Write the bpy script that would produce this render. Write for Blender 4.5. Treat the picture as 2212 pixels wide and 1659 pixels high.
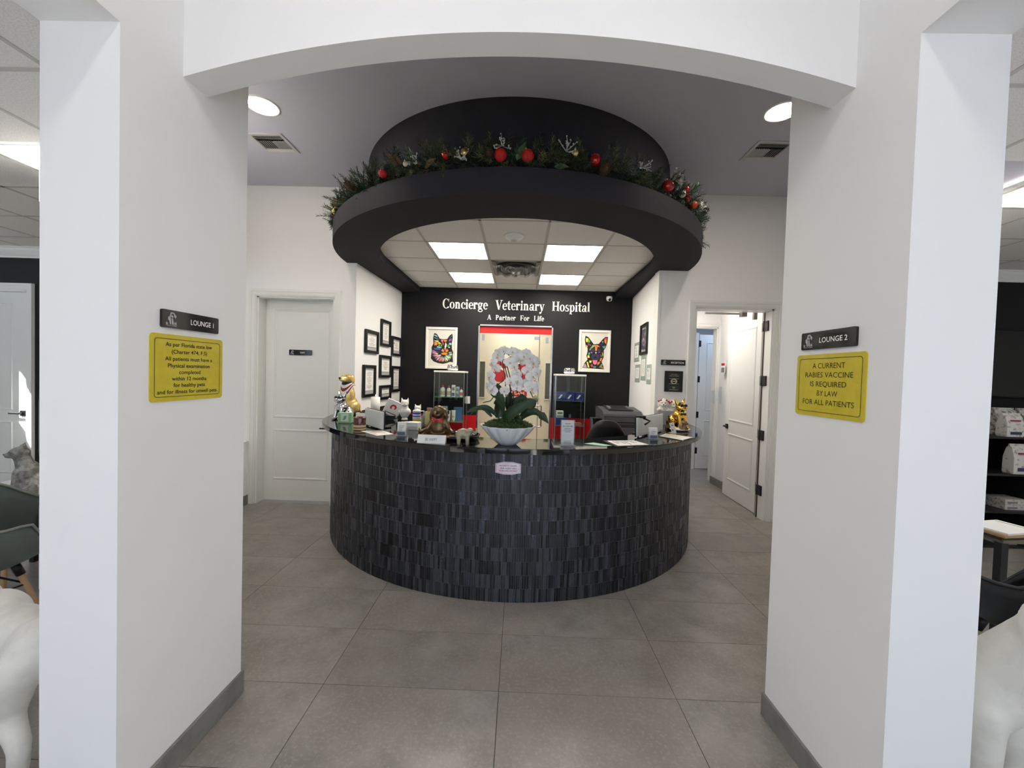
import bpy, bmesh, math, random
from mathutils import Matrix, Vector, Euler
PI = math.pi
S = bpy.context.scene
for o in list(bpy.data.objects): bpy.data.objects.remove(o)
C = S.collection
R = random.Random(7)

# ------------------------------------------------------------------ camera
YAW, PITCH, ROLL, FPX = 0.0173915, -0.0238866, -0.0291361, 868.0
cam_d = bpy.data.cameras.new('camera'); cam = bpy.data.objects.new('camera', cam_d); C.objects.link(cam)
cam_d.sensor_fit = 'HORIZONTAL'; cam_d.sensor_width = 36.0; cam_d.lens = FPX / 2212.0 * 36.0
cam_d.clip_start = 0.05; cam_d.clip_end = 200
_m = Matrix.Rotation(YAW, 3, 'Z') @ Matrix.Rotation(PITCH, 3, 'X') @ Matrix.Rotation(ROLL, 3, 'Y')
_m = _m @ Matrix(((1, 0, 0), (0, 0, -1), (0, 1, 0)))
cam.matrix_world = Matrix.Translation((0, 0, 1.6)) @ _m.to_4x4()
S.camera = cam

# ------------------------------------------------------------------ sky, sun, exposure
W = bpy.data.worlds.new('sky'); S.world = W; W.use_nodes = True
nt = W.node_tree; nt.nodes.clear()
wo = nt.nodes.new('ShaderNodeOutputWorld'); bg = nt.nodes.new('ShaderNodeBackground')
tc = nt.nodes.new('ShaderNodeTexCoord'); sx = nt.nodes.new('ShaderNodeSeparateXYZ'); rp = nt.nodes.new('ShaderNodeValToRGB')
nt.links.new(tc.outputs['Generated'], sx.inputs[0])
mr = nt.nodes.new('ShaderNodeMapRange'); mr.inputs[1].default_value = -1; mr.inputs[2].default_value = 1
nt.links.new(sx.outputs['Z'], mr.inputs[0]); nt.links.new(mr.outputs[0], rp.inputs[0])
cr = rp.color_ramp; cr.elements[0].position = 0.47; cr.elements[0].color = (.74, .80, .88, 1)
cr.elements[1].position = 0.505; cr.elements[1].color = (.80, .91, 1.0, 1)
e2 = cr.elements.new(0.9); e2.color = (.48, .68, 1.0, 1)
nt.links.new(rp.outputs[0], bg.inputs[0]); bg.inputs[1].default_value = SKY_STRENGTH = 1.4
nt.links.new(bg.outputs[0], wo.inputs[0])
sun_d = bpy.data.lights.new('sun', 'SUN'); sun_d.energy = 17; sun_d.angle = 0.009; sun_d.color = (1, .97, .94)
sun = bpy.data.objects.new('sun', sun_d); C.objects.link(sun)
sun.rotation_euler = Vector((1.0, 0.75, -1.3)).to_track_quat('-Z', 'Y').to_euler(); sun.location = (-12, -8, 14)
YF = -2.6                                        # glazed shop front behind the camera
vs = S.view_settings
vs.view_transform = 'Standard'; vs.look = 'None'; vs.gamma = 1; vs.use_curve_mapping = False
vs.exposure = EXPOSURE = 0.9
cy = S.cycles
cy.max_bounces = 6; cy.diffuse_bounces = 4; cy.glossy_bounces = 3; cy.transmission_bounces = 4; cy.transparent_max_bounces = 12
cy.caustics_reflective = False; cy.caustics_refractive = False; cy.sample_clamp_indirect = 6.0; cy.blur_glossy = 0.6
cy.use_light_tree = False; cy.use_denoising = True; cy.use_adaptive_sampling = True; cy.adaptive_threshold = 0.07

# ------------------------------------------------------------------ materials
def lin(c):
    r = []
    for v in c[:3]:
        v = v / 255.0
        r.append(v / 12.92 if v <= .04045 else ((v + .055) / 1.055) ** 2.4)
    return (*r, 1)
MATS = {}
def mat(name, rgb, rough=.5, metal=0.0, spec=.5, coat=0.0, trans=0.0, ior=1.45, emit=None, estr=0.0, alpha=1.0,
        noise=None, bump=None, rnd=0.0, sheen=0.0, sss=0.0):
    """Principled material. noise=(scale, rgb2, lo, hi) mottles the colour, bump=(scale, strength, distance), rnd = value jitter per object"""
    if name in MATS: return MATS[name]
    m = bpy.data.materials.new(name); m.use_nodes = True; MATS[name] = m
    t = m.node_tree; b = t.nodes['Principled BSDF']
    b.inputs['Base Color'].default_value = lin(rgb); b.inputs['Roughness'].default_value = rough
    b.inputs['Metallic'].default_value = metal; b.inputs['Specular IOR Level'].default_value = spec
    b.inputs['Coat Weight'].default_value = coat; b.inputs['Coat Roughness'].default_value = .05
    b.inputs['Transmission Weight'].default_value = trans; b.inputs['IOR'].default_value = ior
    b.inputs['Alpha'].default_value = alpha; b.inputs['Sheen Weight'].default_value = sheen
    if emit: b.inputs['Emission Color'].default_value = lin(emit); b.inputs['Emission Strength'].default_value = estr
    geo = None
    def coord():
        nonlocal geo
        if geo is None: geo = t.nodes.new('ShaderNodeTexCoord')
        return geo.outputs['Object']
    col = None
    if noise:
        n = t.nodes.new('ShaderNodeTexNoise'); n.inputs['Scale'].default_value = noise[0]; n.inputs['Detail'].default_value = 4
        n.inputs['Roughness'].default_value = .62
        t.links.new(coord(), n.inputs['Vector'])
        r = t.nodes.new('ShaderNodeMapRange'); r.inputs[1].default_value = noise[2]; r.inputs[2].default_value = noise[3]
        t.links.new(n.outputs[0], r.inputs[0])
        x = t.nodes.new('ShaderNodeMix'); x.data_type = 'RGBA'; x.inputs[6].default_value = lin(rgb); x.inputs[7].default_value = lin(noise[1])
        t.links.new(r.outputs[0], x.inputs[0]); col = x.outputs[2]; t.links.new(col, b.inputs['Base Color'])
    if rnd:
        oi = t.nodes.new('ShaderNodeObjectInfo'); r = t.nodes.new('ShaderNodeMapRange'); r.inputs[3].default_value = 1 - rnd; r.inputs[4].default_value = 1 + rnd
        t.links.new(oi.outputs['Random'], r.inputs[0])
        h = t.nodes.new('ShaderNodeHueSaturation')
        if col is not None: t.links.new(col, h.inputs['Color'])
        else: h.inputs['Color'].default_value = lin(rgb)
        t.links.new(r.outputs[0], h.inputs['Value']); t.links.new(h.outputs[0], b.inputs['Base Color'])
    if bump:
        n = t.nodes.new('ShaderNodeTexNoise'); n.inputs['Scale'].default_value = bump[0]; n.inputs['Detail'].default_value = 4
        t.links.new(coord(), n.inputs['Vector'])
        u = t.nodes.new('ShaderNodeBump'); u.inputs['Strength'].default_value = bump[1]; u.inputs['Distance'].default_value = bump[2]
        t.links.new(n.outputs[0], u.inputs['Height']); t.links.new(u.outputs[0], b.inputs['Normal'])
    return m
def glass(name, tint=(245, 250, 248), rough=0.0, opac=.10, ior=1.45):
    """thin clear sheet: mostly transparent with a fresnel-like sheen"""
    if name in MATS: return MATS[name]
    m = bpy.data.materials.new(name); m.use_nodes = True; MATS[name] = m
    t = m.node_tree; t.nodes.clear()
    o = t.nodes.new('ShaderNodeOutputMaterial'); a = t.nodes.new('ShaderNodeBsdfTransparent'); a.inputs[0].default_value = lin(tint)
    g = t.nodes.new('ShaderNodeBsdfGlossy'); g.inputs['Roughness'].default_value = rough; g.inputs[0].default_value = (1, 1, 1, 1)
    f = t.nodes.new('ShaderNodeLayerWeight'); f.inputs[0].default_value = .5      # Schlick curve from the facing angle, alike on both sides of the sheet
    pw = t.nodes.new('ShaderNodeMath'); pw.operation = 'POWER'; pw.inputs[1].default_value = 5; t.links.new(f.outputs['Facing'], pw.inputs[0])
    r0 = ((ior - 1) / (ior + 1)) ** 2
    ad = t.nodes.new('ShaderNodeMath'); ad.operation = 'MULTIPLY_ADD'; ad.inputs[1].default_value = .9 - r0; ad.inputs[2].default_value = r0 + opac * .15
    t.links.new(pw.outputs[0], ad.inputs[0])
    x = t.nodes.new('ShaderNodeMixShader'); t.links.new(ad.outputs[0], x.inputs[0]); t.links.new(a.outputs[0], x.inputs[1]); t.links.new(g.outputs[0], x.inputs[2])
    t.links.new(x.outputs[0], o.inputs[0]); return m

WHITE = mat('white_wall_paint', (242, 241, 239), .62, spec=.3)
CEILP = mat('flat_ceiling_paint', (200, 199, 210), .9, spec=.15)
TRIM = mat('white_trim_enamel', (236, 236, 231), .35, spec=.45)
BLACKP = mat('black_wall_paint', (24, 24, 26), .55, spec=.3)
SOFFIT = mat('charcoal_soffit_paint', (44, 43, 47), .7, spec=.2)
SKIRT = mat('grey_tile_skirting', (132, 130, 126), .4, noise=(9, (112, 110, 106), .4, .7))
TILE = mat('grey_porcelain_tile', (156, 151, 144), .30, spec=.45, noise=(4.2, (130, 126, 118), .36, .66), rnd=.05, bump=(45, .22, .004))
GROUT = mat('dark_grout', (70, 67, 62), .9)
GRANITE = mat('black_polished_granite', (12, 12, 14), .045, spec=.85)
ACOUST = mat('acoustic_ceiling_tile', (242, 240, 235), .95, spec=.1, noise=(140, (226, 224, 218), .45, .62), bump=(220, .3, .004))
TBAR = mat('white_ceiling_grid', (200, 197, 190), .55)
PANEL = mat('led_panel_diffuser', (255, 250, 240), .6, emit=(255, 248, 236), estr=11.5)
LAMP = mat('downlight_lens', (255, 250, 240), .5, emit=(255, 246, 236), estr=60)
LAMP2 = mat('added_downlight_lens', (255, 250, 240), .5, emit=(255, 248, 240), estr=34)  # lens of the lamps added over the passage
BLK = mat('satin_black_metal', (14, 14, 14), .4, spec=.5)
BLKGL = mat('gloss_black_acrylic', (11, 11, 12), .08, spec=.6)
STEEL = mat('brushed_steel', (190, 190, 192), .25, metal=1)
CHROME = mat('mirror_chrome', (225, 226, 230), .05, metal=1)
RED = mat('red_wall_paint', (196, 16, 20), .45)
PAPER = mat('white_paper', (238, 236, 230), .7)
INK = mat('black_ink', (22, 20, 20), .7)
GREYINK = mat('grey_print', (120, 120, 122), .7)
SILVER = mat('silver_print', (178, 178, 182), .45, metal=.3)
LETTER = mat('white_letter_acrylic', (244, 242, 238), .35)
GLASS = glass('clear_glass')
ACRYL = glass('clear_acrylic', (250, 252, 255), .02, .35)
CLOUD = glass('shop_front_glass', (250, 252, 255), 0, 0)

# ------------------------------------------------------------------ mesh helpers
class MB:
    """collects shapes into one mesh"""
    def __init__(s): s.v = []; s.f = []; s.mi = []; s.sm = []
    def add(s, vs_, fs, m=0, smooth=False):
        b = len(s.v); s.v += [tuple(v) for v in vs_]
        for f in fs: s.f.append(tuple(b + i for i in f)); s.mi.append(m); s.sm.append(smooth)
        return s
    def box(s, x0, x1, y0, y1, z0, z1, m=0):
        v = [(x, y, z) for z in (z0, z1) for y in (y0, y1) for x in (x0, x1)]
        return s.add(v, [(0, 2, 3, 1), (4, 5, 7, 6), (0, 1, 5, 4), (2, 6, 7, 3), (0, 4, 6, 2), (1, 3, 7, 5)], m)
    def rbox(s, x0, x1, y0, y1, z0, z1, b, m=0):
        """box with chamfered edges"""
        v = []; 
        for sx_ in (0, 1):
            for sy_ in (0, 1):
                for sz_ in (0, 1):
                    X = (x0, x1)[sx_]; Y = (y0, y1)[sy_]; Z = (z0, z1)[sz_]
                    dx = b if not sx_ else -b; dy = b if not sy_ else -b; dz = b if not sz_ else -b
                    v += [(X, Y + dy, Z + dz), (X + dx, Y, Z + dz), (X + dx, Y + dy, Z)]
        bm = bmesh.new()
        for p in v: bm.verts.new(p)
        bmesh.ops.convex_hull(bm, input=bm.verts); bm.verts.ensure_lookup_table(); bm.verts.index_update()
        vv = [tuple(p.co) for p in bm.verts]; ff = [tuple(q.index for q in f.verts) for f in bm.faces]; bm.free()
        return s.add(vv, ff, m)
    def prism(s, pts, a, b, axis='y', m=0, smooth=False):
        """extrude a 2D outline: axis y -> pts (x,z); axis z -> (x,y); axis x -> (y,z)"""
        n = len(pts)
        def P(p, t): return (p[0], t, p[1]) if axis == 'y' else ((p[0], p[1], t) if axis == 'z' else (t, p[0], p[1]))
        s.add([P(p, a) for p in pts] + [P(p, b) for p in pts], [tuple(range(n - 1, -1, -1)), tuple(range(n, 2 * n))], m)
        k = len(s.v) - 2 * n
        for i in range(n):
            j = (i + 1) % n; s.f.append((k + i, k + j, k + n + j, k + n + i)); s.mi.append(m); s.sm.append(smooth)
        return s
    def lathe(s, prof, cx=0, cy=0, n=24, m=0, smooth=True, rfun=None, sx_=1, sy_=1, cap=True):
        """prof = [(r, z)...] spun round a vertical axis"""
        v = []
        for r, z in prof:
            for i in range(n):
                a = 2 * PI * i / n; q = r * (rfun(a, z) if rfun else 1)
                v.append((cx + q * math.cos(a) * sx_, cy + q * math.sin(a) * sy_, z))
        f = []
        for k in range(len(prof) - 1):
            for i in range(n):
                j = (i + 1) % n; f.append((k * n + i, k * n + j, (k + 1) * n + j, (k + 1) * n + i))
        s.add(v, f, m, smooth)
        if cap:
            b = len(s.v) - len(v)
            if prof[0][0] > 1e-5: s.f.append(tuple(b + i for i in range(n - 1, -1, -1))); s.mi.append(m); s.sm.append(False)
            if prof[-1][0] > 1e-5: s.f.append(tuple(b + (len(prof) - 1) * n + i for i in range(n))); s.mi.append(m); s.sm.append(False)
        return s
    def tube(s, path, r, n=8, m=0, smooth=True, cap=True):
        path = [Vector(p) for p in path]; rs = r if isinstance(r, (list, tuple)) else [r] * len(path)
        v = []; up = Vector((0, 0, 1)); t0 = (path[1] - path[0]).normalized()
        if abs(t0.dot(up)) > .95: up = Vector((1, 0, 0))
        for k, p in enumerate(path):
            t = (path[min(k + 1, len(path) - 1)] - path[max(k - 1, 0)]).normalized()
            x = t.cross(up)
            if x.length < 1e-6: x = t.cross(Vector((0, 1, 0)))
            x.normalize(); y = x.cross(t).normalized(); up = y
            for i in range(n):
                a = 2 * PI * i / n; v.append(p + x * (rs[k] * math.cos(a)) + y * (rs[k] * math.sin(a)))
        f = []
        for k in range(len(path) - 1):
            for i in range(n):
                j = (i + 1) % n; f.append((k * n + i, (k + 1) * n + i, (k + 1) * n + j, k * n + j))
        s.add(v, f, m, smooth)
        if cap:
            b = len(s.v) - len(v); e = b + (len(path) - 1) * n
            s.f += [tuple(b + i for i in range(n)), tuple(e + i for i in range(n - 1, -1, -1))]; s.mi += [m, m]; s.sm += [False, False]
        return s
    def ball(s, c, r, n=14, k=9, m=0):
        rx, ry, rz = r if isinstance(r, (list, tuple)) else (r, r, r)
        v = [(c[0], c[1], c[2] - rz)]; f = []
        for a in range(1, k):
            ph = -PI / 2 + PI * a / k
            for i in range(n):
                th = 2 * PI * i / n; v.append((c[0] + rx * math.cos(ph) * math.cos(th), c[1] + ry * math.cos(ph) * math.sin(th), c[2] + rz * math.sin(ph)))
        v.append((c[0], c[1], c[2] + rz)); L = len(v) - 1
        for i in range(n): f.append((0, 1 + (i + 1) % n, 1 + i)); f.append((L, L - n + i, L - n + (i + 1) % n))
        for a in range(k - 2):
            for i in range(n):
                j = (i + 1) % n; f.append((1 + a * n + i, 1 + a * n + j, 1 + (a + 1) * n + j, 1 + (a + 1) * n + i))
        return s.add(v, f, m, True)
    def flat(s, pts, y=0.0, m=0):
        """a flat outline in the x-z plane facing -y"""
        return s.add([(p[0], y, p[1]) for p in pts], [tuple(range(len(pts)))], m)
    def ring(s, r0, r1, z0, z1, a0, a1, cx=0, cy=0, n=96, m=0, smooth=True, ends=True, rin=None):
        """a band between two radii over an arc (angles in degrees); rin(angle) may vary the inner radius"""
        v = []; f = []
        for i in range(n + 1):
            d = a0 + (a1 - a0) * i / n; a = math.radians(d); q = rin(d) if rin else r0
            for r, z in ((q, z0), (r1, z0), (r1, z1), (q, z1)): v.append((cx + r * math.cos(a), cy + r * math.sin(a), z))
        for i in range(n):
            for k in range(4):
                l = (k + 1) % 4; f.append((4 * i + k, 4 * i + l, 4 * i + 4 + l, 4 * i + 4 + k))
        s.add(v, f, m, False)
        if ends and abs(a1 - a0) < 359.9:
            b = len(s.v) - len(v); s.f += [(b + 3, b + 2, b + 1, b), (b + 4 * n, b + 4 * n + 1, b + 4 * n + 2, b + 4 * n + 3)]; s.mi += [m, m]; s.sm += [False, False]
        return s
    def xf(s, M_, i0=0):
        for i in range(i0, len(s.v)): s.v[i] = tuple(M_ @ Vector(s.v[i]))
        return s
    def mesh(s, name, mats, fix=True):
        me = bpy.data.meshes.new(name); me.from_pydata(s.v, [], s.f)
        for m in (mats if isinstance(mats, (list, tuple)) else [mats]): me.materials.append(m)
        me.polygons.foreach_set('material_index', s.mi); me.polygons.foreach_set('use_smooth', s.sm)
        if fix:
            bm = bmesh.new(); bm.from_mesh(me); bmesh.ops.recalc_face_normals(bm, faces=bm.faces); bm.to_mesh(me); bm.free()
        me.update(); return me
    def build(s, name, mats, parent=None, loc=None, rot=None, fix=True):
        return link(name, s.mesh(name, mats, fix), parent, loc, rot)
def link(name, me, parent=None, loc=None, rot=None):
    o = bpy.data.objects.new(name, me); C.objects.link(o)
    if parent is not None: o.parent = parent
    if loc is not None: o.location = loc
    if rot is not None: o.rotation_euler = rot
    return o
def tag(o, label, cat, group=None, kind=None):
    if label: o['label'] = label
    if cat: o['category'] = cat
    if group: o['group'] = group
    if kind: o['kind'] = kind
    return o
def thing(name, label, cat, loc=(0, 0, 0), rz=0, group=None):
    o = bpy.data.objects.new(name, None); C.objects.link(o); o.empty_display_size = .05
    o.location = loc; o.rotation_euler = (0, 0, rz); return tag(o, label, cat, group, 'thing')
def struct(name, mb, mats, parent=None, label=None):
    o = mb.build(name, mats, parent)
    if parent is None: o['kind'] = 'structure'
    if label: o['label'] = label
    return o
def sroot(name, label=None, loc=(0, 0, 0), rz=0):
    o = bpy.data.objects.new(name, None); C.objects.link(o); o.empty_display_size = .05; o.location = loc; o.rotation_euler = (0, 0, rz)
    o['kind'] = 'structure'
    if label: o['label'] = label
    return o
def copy_tree(o, parent=None):
    c = o.copy(); C.objects.link(c)
    if parent is not None: c.parent = parent
    for ch in [k for k in o.children]: copy_tree(ch, c)
    return c
# a second scene, where text and voxel shapes are evaluated
S2 = bpy.data.scenes.new('workbench')
def evaluate(ob):
    S2.collection.objects.link(ob); S2.view_layers[0].update()
    dg = S2.view_layers[0].depsgraph
    me = bpy.data.meshes.new_from_object(ob.evaluated_get(dg), depsgraph=dg)
    d = ob.data; bpy.data.objects.remove(ob)
    return me
TXT = {}
def text_poly(s, bold=0.0, spacing=1.0):
    """verts (x,z) and faces of a line of lettering, left edge 0, baseline 0, cap height 1"""
    k = (s, bold, spacing)
    if k in TXT: return TXT[k]
    c = bpy.data.curves.new('t', 'FONT'); c.body = s; c.size = 1; c.resolution_u = 3; c.offset = bold; c.space_character = spacing; c.fill_mode = 'FRONT'
    me = evaluate(bpy.data.objects.new('t', c))
    v = [(p.co.x, p.co.y) for p in me.vertices]; f = [tuple(p.vertices) for p in me.polygons]
    bpy.data.meshes.remove(me)
    x0 = min(p[0] for p in v); x1 = max(p[0] for p in v); cap = .729
    v = [((p[0] - x0) / cap, p[1] / cap) for p in v]
    TXT[k] = (v, f, (x1 - x0) / cap); return TXT[k]
def put_text(mb, s, cx, z, cap, y, m=0, width=None, bold=0.0, align='c'):
    """write a line centred at cx with its baseline at z and the given capital height; width squeezes or stretches it"""
    v, f, w = text_poly(s, bold)
    kx = cap if width is None else width / w
    off = cx - w * kx / 2 if align == 'c' else cx
    i0 = len(mb.v); mb.add([(off + p[0] * kx, y, z + p[1] * cap) for p in v], f, m)
    return mb
def organic(prims, voxel=.01, smooth=6, name='body'):
    """one continuous surface out of ellipsoids ('e', centre, radii, euler) and tapered limbs ('c', p0, p1, r0, r1)"""
    mb = MB()
    for p in prims:
        if p[0] == 'e':
            i0 = len(mb.v); mb.ball((0, 0, 0), p[2], 20, 14)
            rot = Euler(p[3]).to_matrix().to_4x4() if len(p) > 3 else Matrix.Identity(4)
            mb.xf(Matrix.Translation(p[1]) @ rot, i0)
        else:
            a, b = Vector(p[1]), Vector(p[2]); n = 7
            path = [a.lerp(b, i / n) for i in range(n + 1)]; rs = [p[3] + (p[4] - p[3]) * i / n for i in range(n + 1)]
            mb.tube(path, rs, 14); mb.ball(a, p[3], 14, 9); mb.ball(b, p[4], 14, 9)
    me = mb.mesh(name, []); o = bpy.data.objects.new(name, me)
    r = o.modifiers.new('r', 'REMESH'); r.mode = 'VOXEL'; r.voxel_size = voxel; r.use_smooth_shade = True
    q = o.modifiers.new('s', 'SMOOTH'); q.factor = .5; q.iterations = smooth
    return evaluate(o)
def skin(me, m):
    me.materials.clear(); me.materials.append(m); return me
def arc(n, f): return [f(i / n) for i in range(n + 1)]
def qbez(a, b, c, n=10):
    a, b, c = Vector(a), Vector(b), Vector(c)
    return [a * (1 - t) ** 2 + b * 2 * t * (1 - t) + c * t * t for t in [i / n for i in range(n + 1)]]
def rrect(x0, x1, z0, z1, r, n=4):
    p = []
    for cx, cz, a in ((x1 - r, z0 + r, -90), (x1 - r, z1 - r, 0), (x0 + r, z1 - r, 90), (x0 + r, z0 + r, 180)):
        for i in range(n + 1):
            t = math.radians(a + 90 * i / n); p.append((cx + r * math.cos(t), cz + r * math.sin(t)))
    return p

# ================================================================== THE SETTING
XL, XR, OXL, OXR = -1.32, 1.22, -1.585, 1.498          # inner / outer faces of the passage walls
YC0, YC1, YA0, YA1 = 1.30, 1.91, 1.543, 1.66            # column depth, arch thickness
YW, YB, ZC, ZL = 4.63, 6.26, 3.69, 2.92                 # door wall, black back wall, high ceiling, panel ceilings
CX, CY = -0.07, 4.71                                    # axis of the round desk and the drum above it
# tile material: mottled by position, shifted for each tile
def tile_material():
    t = TILE.node_tree; b = t.nodes['Principled BSDF']
    g = t.nodes.new('ShaderNodeNewGeometry'); oi = t.nodes.new('ShaderNodeObjectInfo')
    mu = t.nodes.new('ShaderNodeMath'); mu.operation = 'MULTIPLY'; mu.inputs[1].default_value = 37
    t.links.new(oi.outputs['Random'], mu.inputs[0])
    ad = t.nodes.new('ShaderNodeVectorMath'); t.links.new(g.outputs['Position'], ad.inputs[0]); t.links.new(mu.outputs[0], ad.inputs[1])
    for n in [n for n in t.nodes if n.type == 'TEX_NOISE']:
        t.links.new(ad.outputs[0], n.inputs['Vector'])
    h = [n for n in t.nodes if n.type == 'HUE_SAT'][0]; src = h.inputs['Color'].links[0].from_socket
    n2 = t.nodes.new('ShaderNodeTexNoise'); n2.inputs['Scale'].default_value = 1.3; n2.inputs['Detail'].default_value = 3; t.links.new(ad.outputs[0], n2.inputs['Vector'])
    rr = t.nodes.new('ShaderNodeMapRange'); rr.inputs[1].default_value = .42; rr.inputs[2].default_value = .62; rr.inputs[4].default_value = .55; t.links.new(n2.outputs[0], rr.inputs[0])
    x = t.nodes.new('ShaderNodeMix'); x.data_type = 'RGBA'; x.inputs[7].default_value = lin((146, 136, 128))
    t.links.new(rr.outputs[0], x.inputs[0]); t.links.new(src, x.inputs[6])
    n3 = t.nodes.new('ShaderNodeTexNoise'); n3.inputs['Scale'].default_value = 60; n3.inputs['Detail'].default_value = 3; n3.inputs['Roughness'].default_value = .7; t.links.new(ad.outputs[0], n3.inputs['Vector'])
    r3 = t.nodes.new('ShaderNodeMapRange'); r3.inputs[1].default_value = .5; r3.inputs[2].default_value = .72; r3.inputs[4].default_value = .5; t.links.new(n3.outputs[0], r3.inputs[0])
    x3 = t.nodes.new('ShaderNodeMix'); x3.data_type = 'RGBA'; x3.inputs[7].default_value = lin((172, 168, 160)); t.links.new(r3.outputs[0], x3.inputs[0]); t.links.new(x.outputs[2], x3.inputs[6])
    t.links.new(x3.outputs[2], h.inputs['Color'])
tile_material()
floor = struct('floor', MB().box(-7.2, 6.2, YF - .3, 8.4, -.12, -.003), GROUT)
TW, TD, TX, TY = .891, .4452, -.948, 1.543
tm = MB().box(.0016, TW - .0016, .0016, TD - .0016, -.011, 0).mesh('tile', TILE)
for j in range(-1, 15):
    for i in range(-7, 8):
        x, y = TX + i * TW, TY + j * TD
        if y > 6.2 and not (1.6 < x + TW and x < 4.2 or (-1.4 < x < 1.4 and y < 7.4)): continue
        if x + TW > 6.2 or x < -7.25: continue
        link('tile', tm, floor, (x, y, 0))
rest = MB()
for j in range(-9, -1):
    for i in range(-7, 8):
        x, y = TX + i * TW, TY + j * TD; rest.box(x + .0016, x + TW - .0016, y + .0016, y + TD - .0016, -.011, 0)
tag(rest.build('tile_field', TILE, floor), None, None, kind='stuff')

# passage walls with the wide openings into the lounges, and the arch between them
def passage(name, x0, x1):
    pts = [(YF, 0), (-1.3, 0), (-1.3, 2.70), (YC0, 2.70), (YC0, 0), (YC1, 0), (YC1, ZC), (YF, ZC)]
    return struct(name, MB().prism(pts, x0, x1, 'x'), WHITE)
passage('wall_left', OXL, XL); passage('wall_right', XR, OXR)
AR = 4.45; AZ = 2.888 - AR; ax = (XL + XR) / 2
apts = [(x, AZ + math.sqrt(AR * AR - (x - ax) ** 2)) for x in [XL + (XR - XL) * i / 48 for i in range(49)]]
struct('wall_arch', MB().prism(apts + [(XR, ZC), (XL, ZC)], YA0, YA1, 'y'), WHITE)
def skirting(name, boxes):
    mb = MB()
    for b in boxes: mb.rbox(*b, 0, .11, .0025)
    return struct(name, mb, SKIRT)
skirting('baseboard_left', [(XL - .002, XL + .011, YC0 - .011, YC1 + .011), (OXL - .011, XL + .011, YC0 - .011, YC0 + .002)])
skirting('baseboard_right', [(XR - .011, XR + .002, YC0 - .011, YC1 + .011), (XR - .011, OXR + .011, YC0 - .011, YC0 + .002)])
# high ceiling over the passage and the reception
struct('ceiling', MB().box(-3.35, 3.25, YF, 4.9, ZC, ZC + .1), CEILP)
# slanted walls that close the reception off from the lounges
def slant(name, a, b, t):
    d = Vector((b[0] - a[0], b[1] - a[1])).normalized(); n = Vector((-d.y, d.x)) * t
    return struct(name, MB().prism([a, b, (b[0] + n.x, b[1] + n.y), (a[0] + n.x, a[1] + n.y)], 0, ZC, 'z'), WHITE)
slant('wall_slant_left', (-1.56, 1.90), (-3.24, 2.74), -.09)
slant('wall_slant_right', (1.475, 1.90), (3.10, 2.78), .09)
struct('wall_vestibule_left', MB().box(-3.32, -3.2, 2.72, YW, 2.69, ZC).box(-3.32, -3.13, 2.72, YW, 0, .72), WHITE)
struct('trim_1', MB().box(-3.33, -3.118, 2.72, YW - .001, .72, .738), TRIM)
skirting('baseboard_vestibule_left', [(-3.132, -3.119, 2.74, YW)])
struct('wall_vestibule_right', MB().box(3.07, 3.17, 2.76, YW, 0, ZC), WHITE)
# the wall with the two doors
ED0, ED1, RD0, RD1, DH = -3.06, -2.155, 1.985, 2.865, 2.425
struct('wall_back_left', MB().prism([(-3.32, 0), (ED0, 0), (ED0, DH), (ED1, DH), (ED1, 0), (-1.91, 0), (-1.91, ZC), (-3.32, ZC)], YW, YW + .16, 'y'), WHITE)
struct('wall_back_right', MB().prism([(1.565, 0), (RD0, 0), (RD0, DH), (RD1, DH), (RD1, 0), (3.17, 0), (3.17, ZC), (1.565, ZC)], YW, YW + .16, 'y'), WHITE)
struct('wall_back_upper', MB().box(-1.912, 1.567, YW, YW + .16, 3.0, ZC), WHITE)
skirting('baseboard_back', [(-3.2, -3.135, YW - .012, YW + .002), (-2.065, -1.95, YW - .012, YW + .002), (1.6, 1.91, YW - .012, YW + .002)])
# alcove behind the desk
struct('wall_alcove_left', MB().prism([(-1.91, YW + .1), (-1.865, YB), (-2.05, YB), (-2.05, YW + .1)], 0, ZL + .06, 'z'), WHITE)
struct('wall_alcove_right', MB().prism([(1.565, YW + .1), (1.715, YB), (1.9, YB), (1.9, YW + .1)], 0, ZL + .06, 'z'), WHITE)
struct('trim_2', MB().prism([(1.557, YW - .004), (1.557, YW + .14), (1.57, YW + .145), (1.585, YW - .004)], .0, 2.83, 'z'), TRIM)
GD0, GD1, GDH = -.655, .505, 2.365
bw = MB().prism([(-1.99, 0), (GD0, 0), (GD0, GDH), (GD1, GDH), (GD1, 0), (1.85, 0), (1.85, ZL + .06), (-1.99, ZL + .06)], YB, YB + .14, 'y')
wall_back = struct('wall_back', bw, BLACKP)
struct('trim_3', MB().box(-1.868, GD0 - .001, YB - .003, YB + .001, .40, .945).box(GD1 + .001, 1.715, YB - .003, YB + .001, .40, .945), RED, label='red painted band across the black back wall')
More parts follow.
